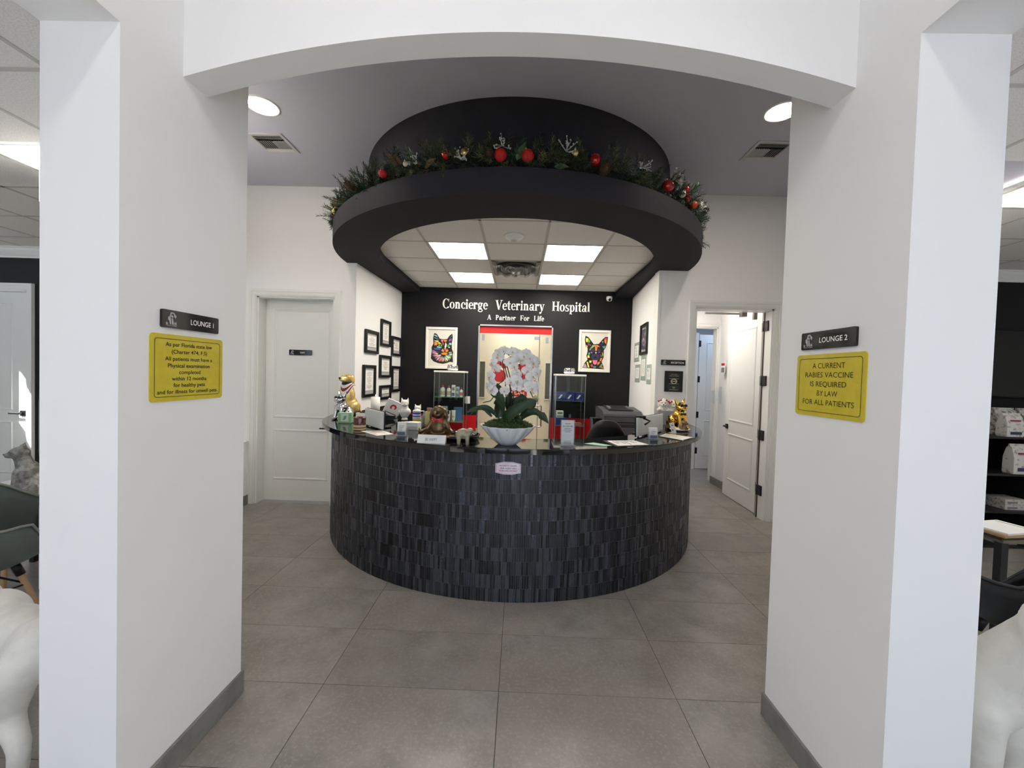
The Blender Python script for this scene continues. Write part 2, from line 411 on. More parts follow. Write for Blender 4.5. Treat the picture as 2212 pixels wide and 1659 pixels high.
# lowered ring, drum and grid ceiling over the desk
sof = MB().ring(1.514, 1.956, 2.831, 3.005, 180, 360, CX, CY, 96)
sof.box(-1.95, -1.584, CY - .001, YB, 2.831, 2.96).box(1.444, 1.76, CY - .001, YB, 2.831, 2.96)
struct('ceiling_ring', sof, SOFFIT, label='charcoal ring shaped soffit hanging above the round reception desk')
struct('ceiling_drum', MB().ring(1.5, 1.637, 3.0, ZC, 180, 360, CX, CY, 96), SOFFIT, label='dark drum between the ring soffit and the high ceiling')
def clip_poly(poly, planes):
    """keep the side of each line (a, b) that lies to its left"""
    for (ax_, ay_), (bx_, by_) in planes:
        out = []; n = len(poly)
        sd = lambda p: (bx_ - ax_) * (p[1] - ay_) - (by_ - ay_) * (p[0] - ax_)
        for i in range(n):
            p, q = poly[i], poly[(i + 1) % n]; u, v = sd(p), sd(q)
            if u >= 0: out.append(p)
            if (u >= 0) != (v >= 0):
                t = u / (u - v); out.append((p[0] + t * (q[0] - p[0]), p[1] + t * (q[1] - p[1])))
        poly = out
        if len(poly) < 3: return None
    return poly
def grid_ceiling(name, xs, ys, z, planes, skip=(), slab=None):
    """T-bar ceiling: each mineral tile a part, the bars one part"""
    root = struct(name, slab, CEILP); p = xs[1] - xs[0]; q = ys[1] - ys[0]; e = .012
    me = MB().box(e, p - e, e, q - e, 0, .012).mesh('tile', ACOUST); g = MB()
    for i in range(len(xs) - 1):
        for j in range(len(ys) - 1):
            x, y = xs[i], ys[j]; pl = planes(x + p / 2, y + q / 2) if callable(planes) else planes
            bars = [(x - e, x + e, y + e, y + q + e), (x - e, x + p - e, y - e, y + e)]
            if i == len(xs) - 2: bars.append((x + p - e, x + p + e, y - e, y + q + e))
            if j == len(ys) - 2: bars.append((x + e, x + p - e, y + q - e, y + q + e))
            for b in bars:
                c = clip_poly([(b[0], b[2]), (b[1], b[2]), (b[1], b[3]), (b[0], b[3])], pl)
                if c: g.prism(c, z - .003, z + .02, 'z')
            if (i, j) in skip: continue
            r = [(x + e, y + e), (x + p - e, y + e), (x + p - e, y + q - e), (x + e, y + q - e)]; c = clip_poly(r, pl)
            if c is None: continue
            if c == r: link('tile', me, root, (x, y, z))
            else: MB().prism([(a - x, b - y) for a, b in c], 0, .012, 'z').build('tile', ACOUST, root, (x, y, z))
    g.build('grid_bars', TBAR, root); return root
P = .605
axs = [-.985 + P * i for i in range(-1, 5)]; ays = [3.48 + .6 * i for i in range(-1, 6)]
LIGHTS = [(1, 2), (3, 2), (1, 4), (3, 4)]
stad = [(CX + 1.56 * math.cos(math.radians(a)), CY + 1.56 * math.sin(math.radians(a))) for a in range(180, 361, 6)] + [(CX + 1.56, YB), (CX - 1.56, YB)]
sl = [(stad[i], stad[(i + 1) % len(stad)]) for i in range(len(stad))]
grid_ceiling('ceiling_alcove', axs, ays, ZL, sl, skip=LIGHTS + [(2, 3)], slab=MB().prism(stad, ZL + .04, ZL + .07, 'z'))
lxs = [-2.167 - .605 * i for i in range(-1, 9)][::-1]; lys = [1.21 + .606 * i for i in range(0, 7)]
WALLP = ((9, YW + .03), (-9, YW + .03))
grid_ceiling('ceiling_lounge_left', lxs, lys, ZL, lambda x, y: [WALLP] + ([((-1.6, 1.94), (-3.29, 2.78)), ((-1.59, 0), (-1.59, 5))] if y < 2.42 else [((-3.33, 0), (-3.33, 5))]), skip=[(6, 2)],
             slab=MB().prism([(OXL, YF), (OXL, 1.92), (-3.27, 2.76), (-3.33, YW), (-7.1, YW), (-7.1, YF)], ZL + .04, ZL + .1, 'z'))
rxs = [2.022 + .605 * i for i in range(-1, 7)]
grid_ceiling('ceiling_lounge_right', rxs, lys, ZL, lambda x, y: [WALLP, ((6.1, 0), (6.1, 5))] + ([((3.17, 2.82), (1.51, 1.94)), ((1.5, 5), (1.5, 0))] if y < 2.42 else [((3.18, 5), (3.18, 0))]), skip=[(3, 2)],
             slab=MB().prism([(OXR, YF), (OXR, 1.92), (3.15, 2.8), (3.18, YW), (6.1, YW), (6.1, YF)], ZL + .04, ZL + .1, 'z'))
# lounges
L4a, L4b = -6.65, -5.815
struct('wall_lounge_left_back', MB().prism([(-7.1, 0), (L4a, 0), (L4a, DH), (L4b, DH), (L4b, 0), (-3.32, 0), (-3.32, ZL + .1), (-7.1, ZL + .1)], YW + .03, YW + .16, 'y'), BLACKP)
struct('wall_lounge_right_back', MB().box(3.17, 6.1, YW + .03, YW + .16, 0, ZL + .1), BLACKP)
SW = (3.55, 3.9)
lw = MB().box(-7.25, -7.1, YF, 1.3, 0, ZL + .1).box(-7.25, -7.1, 1.3, 3.82, 0, 2.34).box(-7.25, -7.1, 3.82, YW + .16, 0, ZL + .1)
struct('wall_lounge_left', lw, WHITE); struct('wall_lounge_right', MB().box(6.1, 6.2, YF, YW + .16, 0, ZL + .1), WHITE)
def crown(name, x0, x1):
    pr = [(YW + .03, 2.80), (YW + .012, 2.80), (YW + .008, 2.815), (YW - .01, 2.835), (YW - .035, 2.875), (YW - .045, 2.9), (YW - .06, 2.905), (YW - .06, 2.918), (YW + .03, 2.918)]
    struct(name, MB().prism(pr, x0, x1, 'x'), TRIM)
crown('trim_4', -7.1, -3.33); crown('trim_5', 3.18, 6.1)
skirting('baseboard_lounge_left', [(-5.73, -3.33, YW + .018, YW + .032), (-7.1, -6.74, YW + .018, YW + .032)])
# shop front behind the camera: walls, glazing bars and panes
sf = MB()
for a, b, c, d in [(-7.25, -6.6, 0, ZC), (-3.0, -1.3, 0, ZC), (1.2, 2.4, 0, ZC), (6.0, 6.2, 0, ZC), (-6.6, -3.0, 0, .35), (-6.6, -3.0, 2.62, ZC), (-1.3, 1.2, 2.9, ZC), (2.4, 6.0, 0, .35), (2.4, 6.0, 2.62, ZC)]:
    sf.box(a, b, YF - .18, YF, c, d)
struct('wall_front', sf, WHITE)
def glazing(name, x0, x1, z0, z1, n):
    r = sroot(name); fr = MB()
    for i in range(n + 1):
        x = x0 + (x1 - x0) * i / n; fr.box(x - .025, x + .025, YF - .12, YF - .06, z0, z1)
    fr.box(x0, x1, YF - .12, YF - .06, z0, z0 + .06).box(x0, x1, YF - .12, YF - .06, z1 - .06, z1)
    fr.build('window_frame', BLK, r)
    for i in range(n):
        a = x0 + (x1 - x0) * i / n; b = x0 + (x1 - x0) * (i + 1) / n
        MB().box(a + .025, b - .025, YF - .094, YF - .086, z0 + .06, z1 - .06).build('pane', CLOUD, r)
glazing('window_1', -1.3, 1.2, 0, 2.9, 2); glazing('window_2', -6.6, -3.0, .35, 2.62, 3); glazing('window_3', 2.4, 6.0, .35, 2.62, 2)
wr = sroot('window_4'); MB().box(-7.21, -7.15, 2.55, 2.6, 2.34, 3.02).box(-7.21, -7.15, 1.3, 1.35, 2.34, 3.02).box(-7.21, -7.15, 3.79, 3.82, 2.34, 3.02).build('window_frame', BLK, wr)
for a, b in ((1.35, 2.55), (2.6, 3.79)): MB().box(-7.184, -7.176, a, b, 2.34, 3.02).build('pane', CLOUD, wr)
# rooms behind
CREAM = mat('cream_corridor_paint', (238, 235, 226), .6)
struct('wall_corridor_back', MB().box(-1.6, 1.6, 7.35, 7.45, 0, 2.9).box(-1.0, -.9, YB + .14, 7.35, 0, 2.9).box(.85, .95, YB + .14, 7.35, 0, 2.9), CREAM)
struct('ceiling_corridor', MB().box(-1.6, 1.6, YB + .14, 7.5, 2.7, 2.8), CEILP)
struct('wall_hall_left', MB().box(1.9, 1.98, YW + .16, 8.4, 0, 2.9), WHITE)
struct('wall_hall_right', MB().prism([(2.985, YW + .3), (3.02, 5.85), (3.12, 6.35), (3.3, 6.35), (3.3, YW + .16), (3.0, YW + .16)], 0, 2.9, 'z'), WHITE)
BD0, BD1 = 2.3, 3.085
struct('wall_hall_end', MB().prism([(1.98, 0), (BD0, 0), (BD0, DH), (BD1, DH), (BD1, 0), (4.3, 0), (4.3, 2.9), (1.98, 2.9)], 6.35, 6.47, 'y'), WHITE)
struct('ceiling_hall', MB().box(1.95, 4.3, YW + .14, 8.4, 2.8, 2.9), CEILP)
struct('wall_far_room', MB().box(1.95, 4.3, 8.2, 8.3, 0, 2.9).box(4.2, 4.3, 6.47, 8.2, 0, 2.9), WHITE)
skirting('baseboard_hall', [(3.02, 3.036, 5.86, 6.3)])

# ------------------------------------------------------------------ doors
def casing(parent, x0, x1, h, yf, w=.085, flip=1):
    """stepped door casing round an opening, on the face at yf (flip=-1: towards +y)"""
    mb = MB()
    for a, b, t in ((0, w, .018), (.012, w - .006, .026), (w - .03, w - .002, .034)):
        y0, y1 = (yf - t, yf + .002) if flip > 0 else (yf - .002, yf + t)
        mb.box(x0 - b, x0 - a, y0, y1, 0, h + b).box(x1 + a, x1 + b, y0, y1, 0, h + b).box(x0 - a, x1 + a, y0, y1, h + a, h + b)
    return mb.build('casing', TRIM, parent)
def jamb(parent, x0, x1, h, y0, y1):
    return MB().box(x0 - .004, x0 + .018, y0, y1, 0, h).box(x1 - .018, x1 + .004, y0, y1, 0, h).box(x0, x1, y0, y1, h - .018, h + .004).build('jamb', TRIM, parent)
def panel_frame(mb, x0, x1, z0, z1, y, s):
    """raised moulding ring with sloped sides and a fielded centre"""
    steps = [(0, 0), (.012, .009), (.026, .004), (.032, -.004)]
    rings = [[(x0 + d, y - s * t, z0 + d), (x1 - d, y - s * t, z0 + d), (x1 - d, y - s * t, z1 - d), (x0 + d, y - s * t, z1 - d)] for d, t in steps]
    v = [p for r in rings for p in r]; f = []
    for k in range(len(rings) - 1):
        for i in range(4): j = (i + 1) % 4; f.append((4 * k + i, 4 * k + j, 4 * k + 4 + j, 4 * k + 4 + i))
    k = 4 * (len(rings) - 1); f.append((k, k + 1, k + 2, k + 3)); mb.add(v, f)
def leaf(parent, w, h, loc, rz, rects, hand=1, handle=True, hinges=()):
    """door leaf hinged at its origin, running along +x, thickness in y; rects = panel outlines"""
    r = MB().rbox(0, w, -.022, .022, .008, h, .002).build('leaf', TRIM, parent, loc, (0, 0, rz))
    for x0, x1, z0, z1 in rects:
        for s, y in ((1, -.0215), (-1, .0215)):
            mb = MB(); panel_frame(mb, x0, x1, z0, z1, y, s); mb.build('door_panel', TRIM, r, fix=False)
    if handle:
        hx = w - .07; mb = MB()
        for s in (-1, 1):
            mb.rbox(hx - .033, hx + .033, min(s * .022, s * .034), max(s * .022, s * .034), .935, 1.0, .003)
            mb.tube([(hx, s * .03, .968), (hx, s * .07, .968)], .012, 10).rbox(hx - .125, hx + .012, s * .068 - .007, s * .068 + .007, .958, .978, .003)
        mb.build('door_handle', BLK, r)
    for z in hinges:
        MB().box(-.012, .03, -.024, .024, z - .055, z + .055).tube([(-.014, -.02, z - .06), (-.014, -.02, z + .06)], .011, 8).build('hinge', BLK, r)
    return r
d1 = sroot('door_1', 'closed white two-panel exit door left of the reception desk')
casing(d1, ED0, ED1, DH, YW, .08); jamb(d1, ED0, ED1, DH, YW - .002, YW + .16)
W1 = ED1 - ED0 - .036
leaf(d1, W1, 2.405, (ED1 - .018, YW + .155, 0), PI, [(.09, W1 - .105, 1.0, 2.3), (.09, W1 - .105, .255, .865)], handle=False)
MB().rbox(ED1 - .13, ED1 - .07, YW + .121, YW + .134, .86, .92, .003).rbox(ED1 - .20, ED1 - .09, YW + .08, YW + .095, .883, .9, .003).tube([(ED1 - .1, YW + .13, .89), (ED1 - .1, YW + .085, .89)], .01).build('door_handle', BLK, d1)
d2 = sroot('door_2', 'open white two-panel door swung into the hall right of the desk')
casing(d2, RD0, RD1, DH, YW, .078); casing(d2, RD0, RD1, DH, YW + .16, .078, -1); jamb(d2, RD0, RD1, DH, YW - .002, YW + .16)
leaf(d2, .87, 2.405, (2.905, YW + .21, 0), math.radians(87.5), [(.13, .76, 1.05, 2.28), (.13, .76, .24, .88)], hinges=(.33, .975, 1.61, 2.245))
MB().box(2.862, 2.95, YW + .158, YW + .20, 0, 2.44).build('jamb_edge', mat('warm_grey_edge', (120, 112, 100), .6), d2)
MB().box(2.60, 2.66, YW + .165, YW + .23, 2.36, 2.42).box(2.2, 2.62, YW + .22, YW + .24, 2.39, 2.41).box(2.74, 2.78, YW + .165, YW + .2, 2.33, 2.47).build('door_closer', mat('grey_closer', (150, 148, 142), .4), d2)
for z in (.33, .975, 1.61, 2.245): MB().rbox(2.832, 2.848, YW + .045, YW + .115, z - .058, z + .058, .003).tube([(2.838, YW + .125, z - .06), (2.838, YW + .125, z + .06)], .011, 8).build('hinge', BLK, d2)
MB().box(2.842, 2.8485, YW + .122, YW + .145, 0, 2.405).build('door_seal', mat('dark_seal', (70, 60, 48), .7), d2)
d3 = sroot('door_3', 'white panel door standing open in the far bluish room')
casing(d3, BD0, BD1, DH, 6.35, .075); jamb(d3, BD0, BD1, DH, 6.345, 6.47)
leaf(d3, .82, 2.405, (3.2, 7.27, 0), 0, [(.13, .69, 1.05, 2.28), (.13, .69, .24, .88)], handle=False, hinges=(.33, .975, 1.61, 2.245))
MB().box(3.09, 3.185, 7.24, 7.32, 0, 2.44).build('jamb', TRIM, d3)
d4 = sroot('door_4', 'white panel door in the black wall of the left lounge')
casing(d4, L4a, L4b, DH, YW + .03, .078); jamb(d4, L4a, L4b, DH, YW + .02, YW + .16)
leaf(d4, L4b - L4a - .036, 2.405, (L4a + .018, YW + .075, 0), 0, [(.12, .60, 1.0, 2.27), (.12, .60, .24, .87)])
# frameless glass door in the black wall, red transom above
d5 = sroot('door_5', 'frameless glass door under a red transom in the black wall')
mb = MB()
for a, b in ((GD0, GD0 + .022), (GD1 - .022, GD1)): mb.box(a, b, YB - .006, YB + .1, 0, GDH)
mb.box(GD0, GD1, YB - .006, YB + .1, GDH - .022, GDH); mb.build('door_frame', STEEL, d5)
MB().box(GD0 + .022, GD1 - .022, YB + .03, YB + .06, 2.235, GDH - .022).build('transom', RED, d5)
DGL = glass('door_glass', (250, 250, 245), 0, 0, 1.16)
MB().box(GD0 + .026, .298, YB + .04, YB + .05, .01, 2.23).build('pane', DGL, d5); MB().box(.306, GD1 - .026, YB + .04, YB + .05, .01, 2.23).build('pane', DGL, d5)
MB().box(.298, .306, YB + .038, YB + .052, .01, 2.23).build('pane_edge', mat('dark_glass_edge', (30, 42, 40), .2), d5)
MB().box(-.60, -.56, YB + .03, YB + .06, 2.12, 2.21).box(.22, .298, YB + .03, YB + .06, 2.15, 2.2).box(.40, .44, YB + .03, YB + .06, 2.1, 2.19).build('clamp', STEEL, d5)
hp = [(.22, YB + .02, 1.13), (.22, YB - .04, 1.13), (.345, YB - .04, 1.13), (.355, YB - .04, 1.12), (.355, YB - .04, .81), (.345, YB - .04, .80), (.22, YB - .04, .80), (.22, YB + .02, .8)]
MB().tube(hp, .011, 8).build('door_handle', STEEL, d5)

# ------------------------------------------------------------------ lamps of the place, with unseen ones added for fill
def light_panel(x0, x1, y0, y1, z, label, group=None, m=PANEL):
    t = thing('ceiling_light_panel', label, 'light', ((x0 + x1) / 2, (y0 + y1) / 2, z), 0, group); a, b = (x1 - x0) / 2, (y1 - y0) / 2
    mb = MB(); e = .012
    for c in ((-a, -a + e, -b, b), (a - e, a, -b, b), (-a + e, a - e, -b, -b + e), (-a + e, a - e, b - e, b)): mb.box(*c, -.004, .02)
    mb.build('frame', TRIM, t); MB().box(-a + e, a - e, -b + e, b - e, 0, .008).build('diffuser', m, t); return t
for k, (i, j) in enumerate(LIGHTS):
    x0, y0 = axs[i], ays[j]
    light_panel(x0 + .012, x0 + P - .012, y0 + .012, y0 + .588, ZL, ('square lit ceiling panel above the desk, ' + ('front left', 'front right', 'rear left', 'rear right')[k] + ' of the four'), 'lit panels over the reception desk')
def downlight(x, y, label, m=LAMP):
    t = thing('recessed_downlight', label, 'light', (x, y, ZC), 0, 'recessed downlights in the high ceiling')
    MB().lathe([(.098, .012), (.112, -.004), (.118, -.007), (.13, -.004), (.132, .004)], n=32, cap=False).build('trim_ring', TRIM, t)
    MB().lathe([(.1, -.001), (.09, -.005), (0.001, -.007)], n=32, cap=False).build('lens', m, t)
downlight(-2.12, 3.23, 'round recessed downlight glowing beside the left ceiling vent'); downlight(1.97, 3.19, 'round recessed downlight glowing beside the right ceiling vent')
for x, y, n in ((-.65, .6, 'left near the arch'), (.55, .6, 'right near the arch'), (-.65, -1.4, 'left near the shop front'), (.55, -1.4, 'right near the shop front')): downlight(x, y, 'added unseen downlight over the entrance passage, ' + n, LAMP2)  # unseen lamps added to fill the passage walls and arch
light_panel(lxs[6] + .012, lxs[6] + P - .012, lys[2] + .012, lys[2] + .594, ZL, 'lit ceiling panel in the left lounge', m=mat('lounge_panel', (255, 250, 240), .6, emit=(255, 250, 240), estr=14))
light_panel(rxs[3] + .012, rxs[3] + P - .012, lys[2] + .012, lys[2] + .594, ZL, 'lit ceiling panel in the right lounge')
for x, y, n in ((-4.2, -.6, 'over the middle of the left lounge'),): light_panel(x, x + .58, y, y + .58, ZL, 'added unseen ceiling panel ' + n)  # out of view, added to brighten the left lounge
for x, y, n in ((3.6, -.6, 'over the middle of the right lounge'),): light_panel(x, x + .58, y, y + .58, ZL, 'added unseen ceiling panel ' + n)  # out of view, added to brighten the right lounge
light_panel(-.4, .3, 6.55, 7.15, 2.695, 'added unseen ceiling panel in the corridor behind the glass door', m=mat('corridor_panel', (255, 246, 230), .6, emit=(255, 246, 226), estr=7))  # hidden panel added to light the corridor wall
light_panel(2.05, 2.55, 5.25, 5.85, 2.795, 'added unseen ceiling panel in the hall beyond the open door', m=mat('added_hall_panel', (255, 246, 230), .6, emit=(255, 246, 238), estr=10))  # hidden panel added to brighten the hall and open door
light_panel(3.3, 3.9, 6.7, 7.1, 2.795, 'added unseen cool ceiling panel in the far bluish room', m=mat('added_cool_panel', (235, 243, 255), .6, emit=(196, 220, 255), estr=5))  # hidden cool source added to tint the far room blue
# air outlets
def vent(x0, x1, y0, y1, z, label):
    t = thing('ceiling_vent', label, 'vent', ((x0 + x1) / 2, (y0 + y1) / 2, z), 0, 'slatted vents in the high ceiling'); a, b = (x1 - x0) / 2, (y1 - y0) / 2; e = .028
    mb = MB()
    for c in ((-a, -a + e, -b, b), (a - e, a, -b, b), (-a + e, a - e, -b, -b + e), (-a + e, a - e, b - e, b)): mb.box(*c, -.008, .002)
    mb.build('frame', mat('vent_white', (196, 194, 194), .5), t); MB().box(-a + e, a - e, -b + e, b - e, .0, .003).build('backing', mat('vent_dark', (28, 28, 30), .8), t)
    sl = MB().add([(0, -.01, -.008), (0, .006, .002), (0, .009, .002), (0, -.007, -.009)], [(0, 1, 2, 3)])
    def slat(p, q, ln, rz): 
        MB().prism([(-.009, -.0095), (-.006, -.0105), (.008, .0), (.005, .001)], -ln / 2, ln / 2, 'x').build('slat', mat('vent_white', (196, 194, 194), .5), t, (p, q, 0), (0, 0, rz))
    for k in range(3): slat(0, -b + e + .014 + k * .02, 2 * (a - e), 0)
    n = 13
    for k in range(n):
        x = -a + e + .01 + (2 * (a - e) - .02) * k / (n - 1); slat(x, .022, 2 * (b - e) - .13, PI / 2 if k < n / 2 else -PI / 2)
    for k in range(2): slat(0, b - e - .012 - k * .02, 2 * (a - e), PI)
vent(-2.51, -2.19, 3.60, 3.915, ZC, 'square slatted air vent in the ceiling near the exit door'); vent(2.02, 2.34, 3.575, 3.895, ZC, 'square slatted air vent in the ceiling near the open door')

# ================================================================== THE ROUND DESK
desk = thing('reception_desk', 'round reception desk clad in dark vertical stick mosaic', 'desk', (CX, CY, 0))
DR = 1.93
GROUTD = mat('grey_mosaic_grout', (112, 113, 118), .85)
MOS = [mat('slate_honed', (40, 41, 45), .5, spec=.4, noise=(50, (52, 53, 57), .4, .7)), mat('slate_black', (17, 17, 20), .3, spec=.5), mat('slate_grey', (58, 59, 64), .42, spec=.45, noise=(60, (74, 75, 80), .4, .7)),
       mat('glass_wavy', (74, 78, 92), .1, metal=.7, coat=.5, bump=(75, .5, .01)), mat('slate_mid', (33, 34, 39), .26, spec=.6)]
MB().ring(1.85, DR - .0022, 0, 1.06, 182, 358, 0, 0, 180).build('body', GROUTD, desk)
rows = 11; RH = 1.058 / rows; WID = (.0115, .0150, .0185); bars = []
for k in range(rows):
    a = 183.5 + R.random() * .5
    while a < 356.5:
        w = R.choice((0, 0, 1, 1, 1, 2)); da = math.degrees((WID[w] + .0028) / DR); am = a + da / 2; a += da
        m = R.choices(range(5), (30, 22, 20, 9, 19))[0]
        bars.append((am, k, w, m, R.uniform(0, .0022)))
def near(b):
    t = math.radians(b[0]); return (CX + DR * math.cos(t)) ** 2 + (CY + DR * math.sin(t)) ** 2 + (1.6 - RH * (b[1] + .5)) ** 2
bars.sort(key=near)
bmesh_ = {}
for w in range(3):
    for m in range(5):
        bmesh_[w, m] = MB().box(-WID[w] / 2, WID[w] / 2, -.004, .012, .0014, RH - .0014).mesh('mosaic_tile', MOS[m])
for am, k, w, m, pr_ in bars[:300]:
    t = math.radians(am); r = DR - .004 + pr_
    link('mosaic_tile', bmesh_[w, m], desk, (r * math.cos(t), r * math.sin(t), k * RH), (0, 0, t + PI / 2))
mb = MB()
for am, k, w, m, pr_ in bars[300:]:
    t = math.radians(am); r = DR - .004 + pr_; ux, uy = -math.sin(t), math.cos(t); ox, oy = math.cos(t), math.sin(t); h = WID[w] / 2
    v = [(r0 * ox + s * h * ux, r0 * oy + s * h * uy, z) for z in (k * RH + .0014, (k + 1) * RH - .0014) for r0 in (r + .004, r - .008) for s in (-1, 1)]
    mb.add(v, [(0, 1, 5, 4), (0, 4, 6, 2), (1, 3, 7, 5), (4, 5, 7, 6), (0, 2, 3, 1)], m)
tag(mb.build('mosaic_tiles', MOS, desk), None, None, kind='stuff')
MB().ring(1.1, 1.85, .70, .74, 200, 340, 0, 0, 60).build('inner_worktop', mat('dark_laminate', (34, 32, 32), .45), desk)
MB().ring(1.82, 1.85, 0, 1.0, 186, 354, 0, 0, 60).build('inner_lining', mat('dark_lining', (40, 38, 38), .6), desk)
def rin(d):
    t = min(1, max(0, (d - 226) / 16)); t = t * t * (3 - 2 * t); return 1.12 + (1.575 - 1.12) * t
ct = thing('countertop', 'curved polished black granite countertop of the round desk', 'countertop', (CX, CY, 1.06))
cm = MB().ring(1.5, 2.016, .0, .036, 181.6, 358.4, 0, 0, 128, rin=rin); cm.ring(1.5, 2.020, .004, .032, 181.6, 358.4, 0, 0, 128, rin=lambda d: 1.99)
cm.ring(1.5, 2.010, .035, .0385, 181.6, 358.4, 0, 0, 128, rin=rin)
cm.build('slab', GRANITE, ct)
MB().ring(1.14, 1.16, -.30, 0, 190, 226, 0, 0, 30).build('support', mat('dark_lining', (40, 38, 38), .6), ct)
ZT = 1.0985
# wainscot behind the desk
wn = MB()
for k in range(26):
    z = .02 + k * .042; y = 4.8
    while y < YB - .02:
        l = R.uniform(.12, .3); y1 = min(YB - .005, y + l); x = -1.91 + (y - 4.73) * .0294
        wn.box(x - .01, x + .008 + R.uniform(0, .008), y, y1 - .003, z, z + .0395, R.randrange(3)); y = y1
tag(struct('trim_6', wn, [mat('ledger_dark', (30, 29, 29), .5), mat('ledger_mid', (44, 43, 43), .5), mat('ledger_light', (62, 60, 58), .5)], label='dark stacked stone strips lining the lower left alcove wall'), None, None, kind='structure')

# ================================================================== LETTERING AND SIGNS
def glyph(ch):
    """heavy roman capitals and small letters: list of outlines, cap height .70, x height .47"""
    T, t, sh = .135, .045, .035; P_ = []
    def bar(x0, x1, z0, z1): P_.append([(x0, z0), (x1, z0), (x1, z1), (x0, z1)])
    def serif(x0, x1, z, up=True):
        if up: P_.append([(x0, z), (x1, z), (x1, z + sh), (x0, z + sh)])
        else: P_.append([(x0, z - sh), (x1, z - sh), (x1, z), (x0, z)])
    def ring(cx, cz, rx, rz, ix, iz, a0=0, a1=360, n=28):
        for i in range(n):
            a = math.radians(a0 + (a1 - a0) * i / n); b = math.radians(a0 + (a1 - a0) * (i + 1) / n)
            P_.append([(cx + rx * math.cos(a), cz + rz * math.sin(a)), (cx + rx * math.cos(b), cz + rz * math.sin(b)), (cx + ix * math.cos(b), cz + iz * math.sin(b)), (cx + ix * math.cos(a), cz + iz * math.sin(a))])
    def dot(cx, cz, r): P_.append([(cx + r * math.cos(a * PI / 6), cz + r * math.sin(a * PI / 6)) for a in range(12)])
    def diag(x0, z0, x1, z1, w): P_.append([(x0, z0), (x0 + w, z0), (x1 + w, z1), (x1, z1)])
    w = .5; X = .47
    def footstem(x, top, z0=0): bar(x, x + T, z0, top); serif(x - .05, x + T + .05, z0)
    def flag(x, top): P_.append([(x - .05, top - sh), (x + T, top - sh), (x + T, top + .01), (x - .05, top - .005)])
    if ch == 'C':
        ring(.36, .35, .34, .365, .19, .325, 42, 318); bar(.58, .615, .46, .70); bar(.585, .62, .02, .15); w = .68
    elif ch == 'o': ring(.25, .235, .235, .245, .105, .215); w = .52
    elif ch == 'n':
        footstem(.06, X); flag(.06, X); ring(.29, .31, .165, .17, .03, .115, 0, 150, 14); bar(.32, .455, 0, .31); serif(.27, .505, 0); w = .56
    elif ch == 'c': ring(.245, .235, .225, .245, .095, .215, 45, 318); dot(.38, .35, .065); w = .45
    elif ch == 'i': footstem(.06, X); flag(.06, X); dot(.13, .62, .08); w = .28
    elif ch == 'l': footstem(.06, .70); flag(.06, .70); w = .28
    elif ch == 'e': ring(.245, .235, .225, .245, .095, .215, 0, 318); bar(.12, .465, .235, .27); w = .46
    elif ch == 'r': footstem(.06, X); flag(.06, X); ring(.3, .3, .15, .18, .06, .10, 75, 160, 8); dot(.345, .40, .075); w = .44
    elif ch == 'g':
        ring(.21, .315, .19, .165, .075, .135); ring(.24, -.09, .22, .125, .15, .075); bar(.08, .36, .04, .11); ring(.10, .12, .07, .08, .0, .02, 100, 260, 8); bar(.33, .47, .40, .45); w = .49
    elif ch == 'V': diag(.27, 0, .04, .70, .16); diag(.33, 0, .545, .70, .05); serif(-.02, .27, .70, False); serif(.46, .70, .70, False); w = .66
    elif ch == 't': bar(.09, .225, .08, .60); P_.append([(.09, .6), (.225, .66), (.225, .6)]); bar(.0, .34, .425, .47); ring(.225, .10, .135, .11, .02, .06, 180, 330, 10); w = .36
    elif ch == 'a': ring(.19, .125, .17, .135, .065, .095); bar(.30, .43, .06, .34); ring(.255, .32, .175, .16, .075, .12, 0, 165, 14); dot(.115, .36, .06); ring(.43, .08, .13, .085, .03, .04, 180, 300, 8); w = .52
    elif ch == 'y': diag(.20, .02, .03, X, .14); diag(.26, .02, .395, X, .045); P_.append([(.12, -.2), (.18, -.2), (.3, .04), (.24, .04)]); dot(.09, -.16, .07); serif(-.03, .21, X, False); serif(.32, .50, X, False); w = .49
    elif ch == 'H':
        for x in (.07, .49): bar(x, x + .145, 0, .70); serif(x - .06, x + .205, 0); serif(x - .06, x + .205, .70, False)
        bar(.2, .5, .335, .38); w = .72
    elif ch == 's': ring(.2, .345, .165, .135, .055, .09, 60, 275, 14); ring(.195, .13, .175, .14, .065, .09, -130, 95, 14); bar(.33, .36, .34, .47); bar(.03, .06, 0, .14); w = .41
    elif ch == 'p': bar(.06, .195, -.21, X); serif(.01, .25, -.21); flag(.06, X); ring(.28, .235, .21, .245, .075, .215, -150, 150, 24); w = .53
    elif ch == 'A': diag(.04, 0, .29, .70, .05); diag(.46, 0, .25, .70, .15); bar(.14, .52, .20, .245); serif(-.03, .17, 0); serif(.40, .68, 0); w = .66
    elif ch in 'PF':
        footstem(.07, .70); bar(.02, .2, .70 - sh, .70)
        if ch == 'P': ring(.24, .505, .28, .195, .13, .15, -90, 90, 16); bar(.2, .26, .655, .70); bar(.2, .26, .31, .355); w = .58
        else: bar(.2, .55, .655, .70); bar(.515, .55, .5, .70); bar(.2, .42, .335, .38); bar(.385, .42, .26, .46); w = .58
    elif ch == 'L': footstem(.07, .70); serif(.01, .27, .70, False); bar(.2, .55, 0, .045); bar(.51, .55, 0, .2); w = .6
    elif ch == 'f': footstem(.08, .55); bar(.0, .33, .425, .47); ring(.28, .54, .2, .17, .065, .12, 60, 180, 10); dot(.345, .64, .06); w = .35
    elif ch == ' ': w = .36
    return P_, w
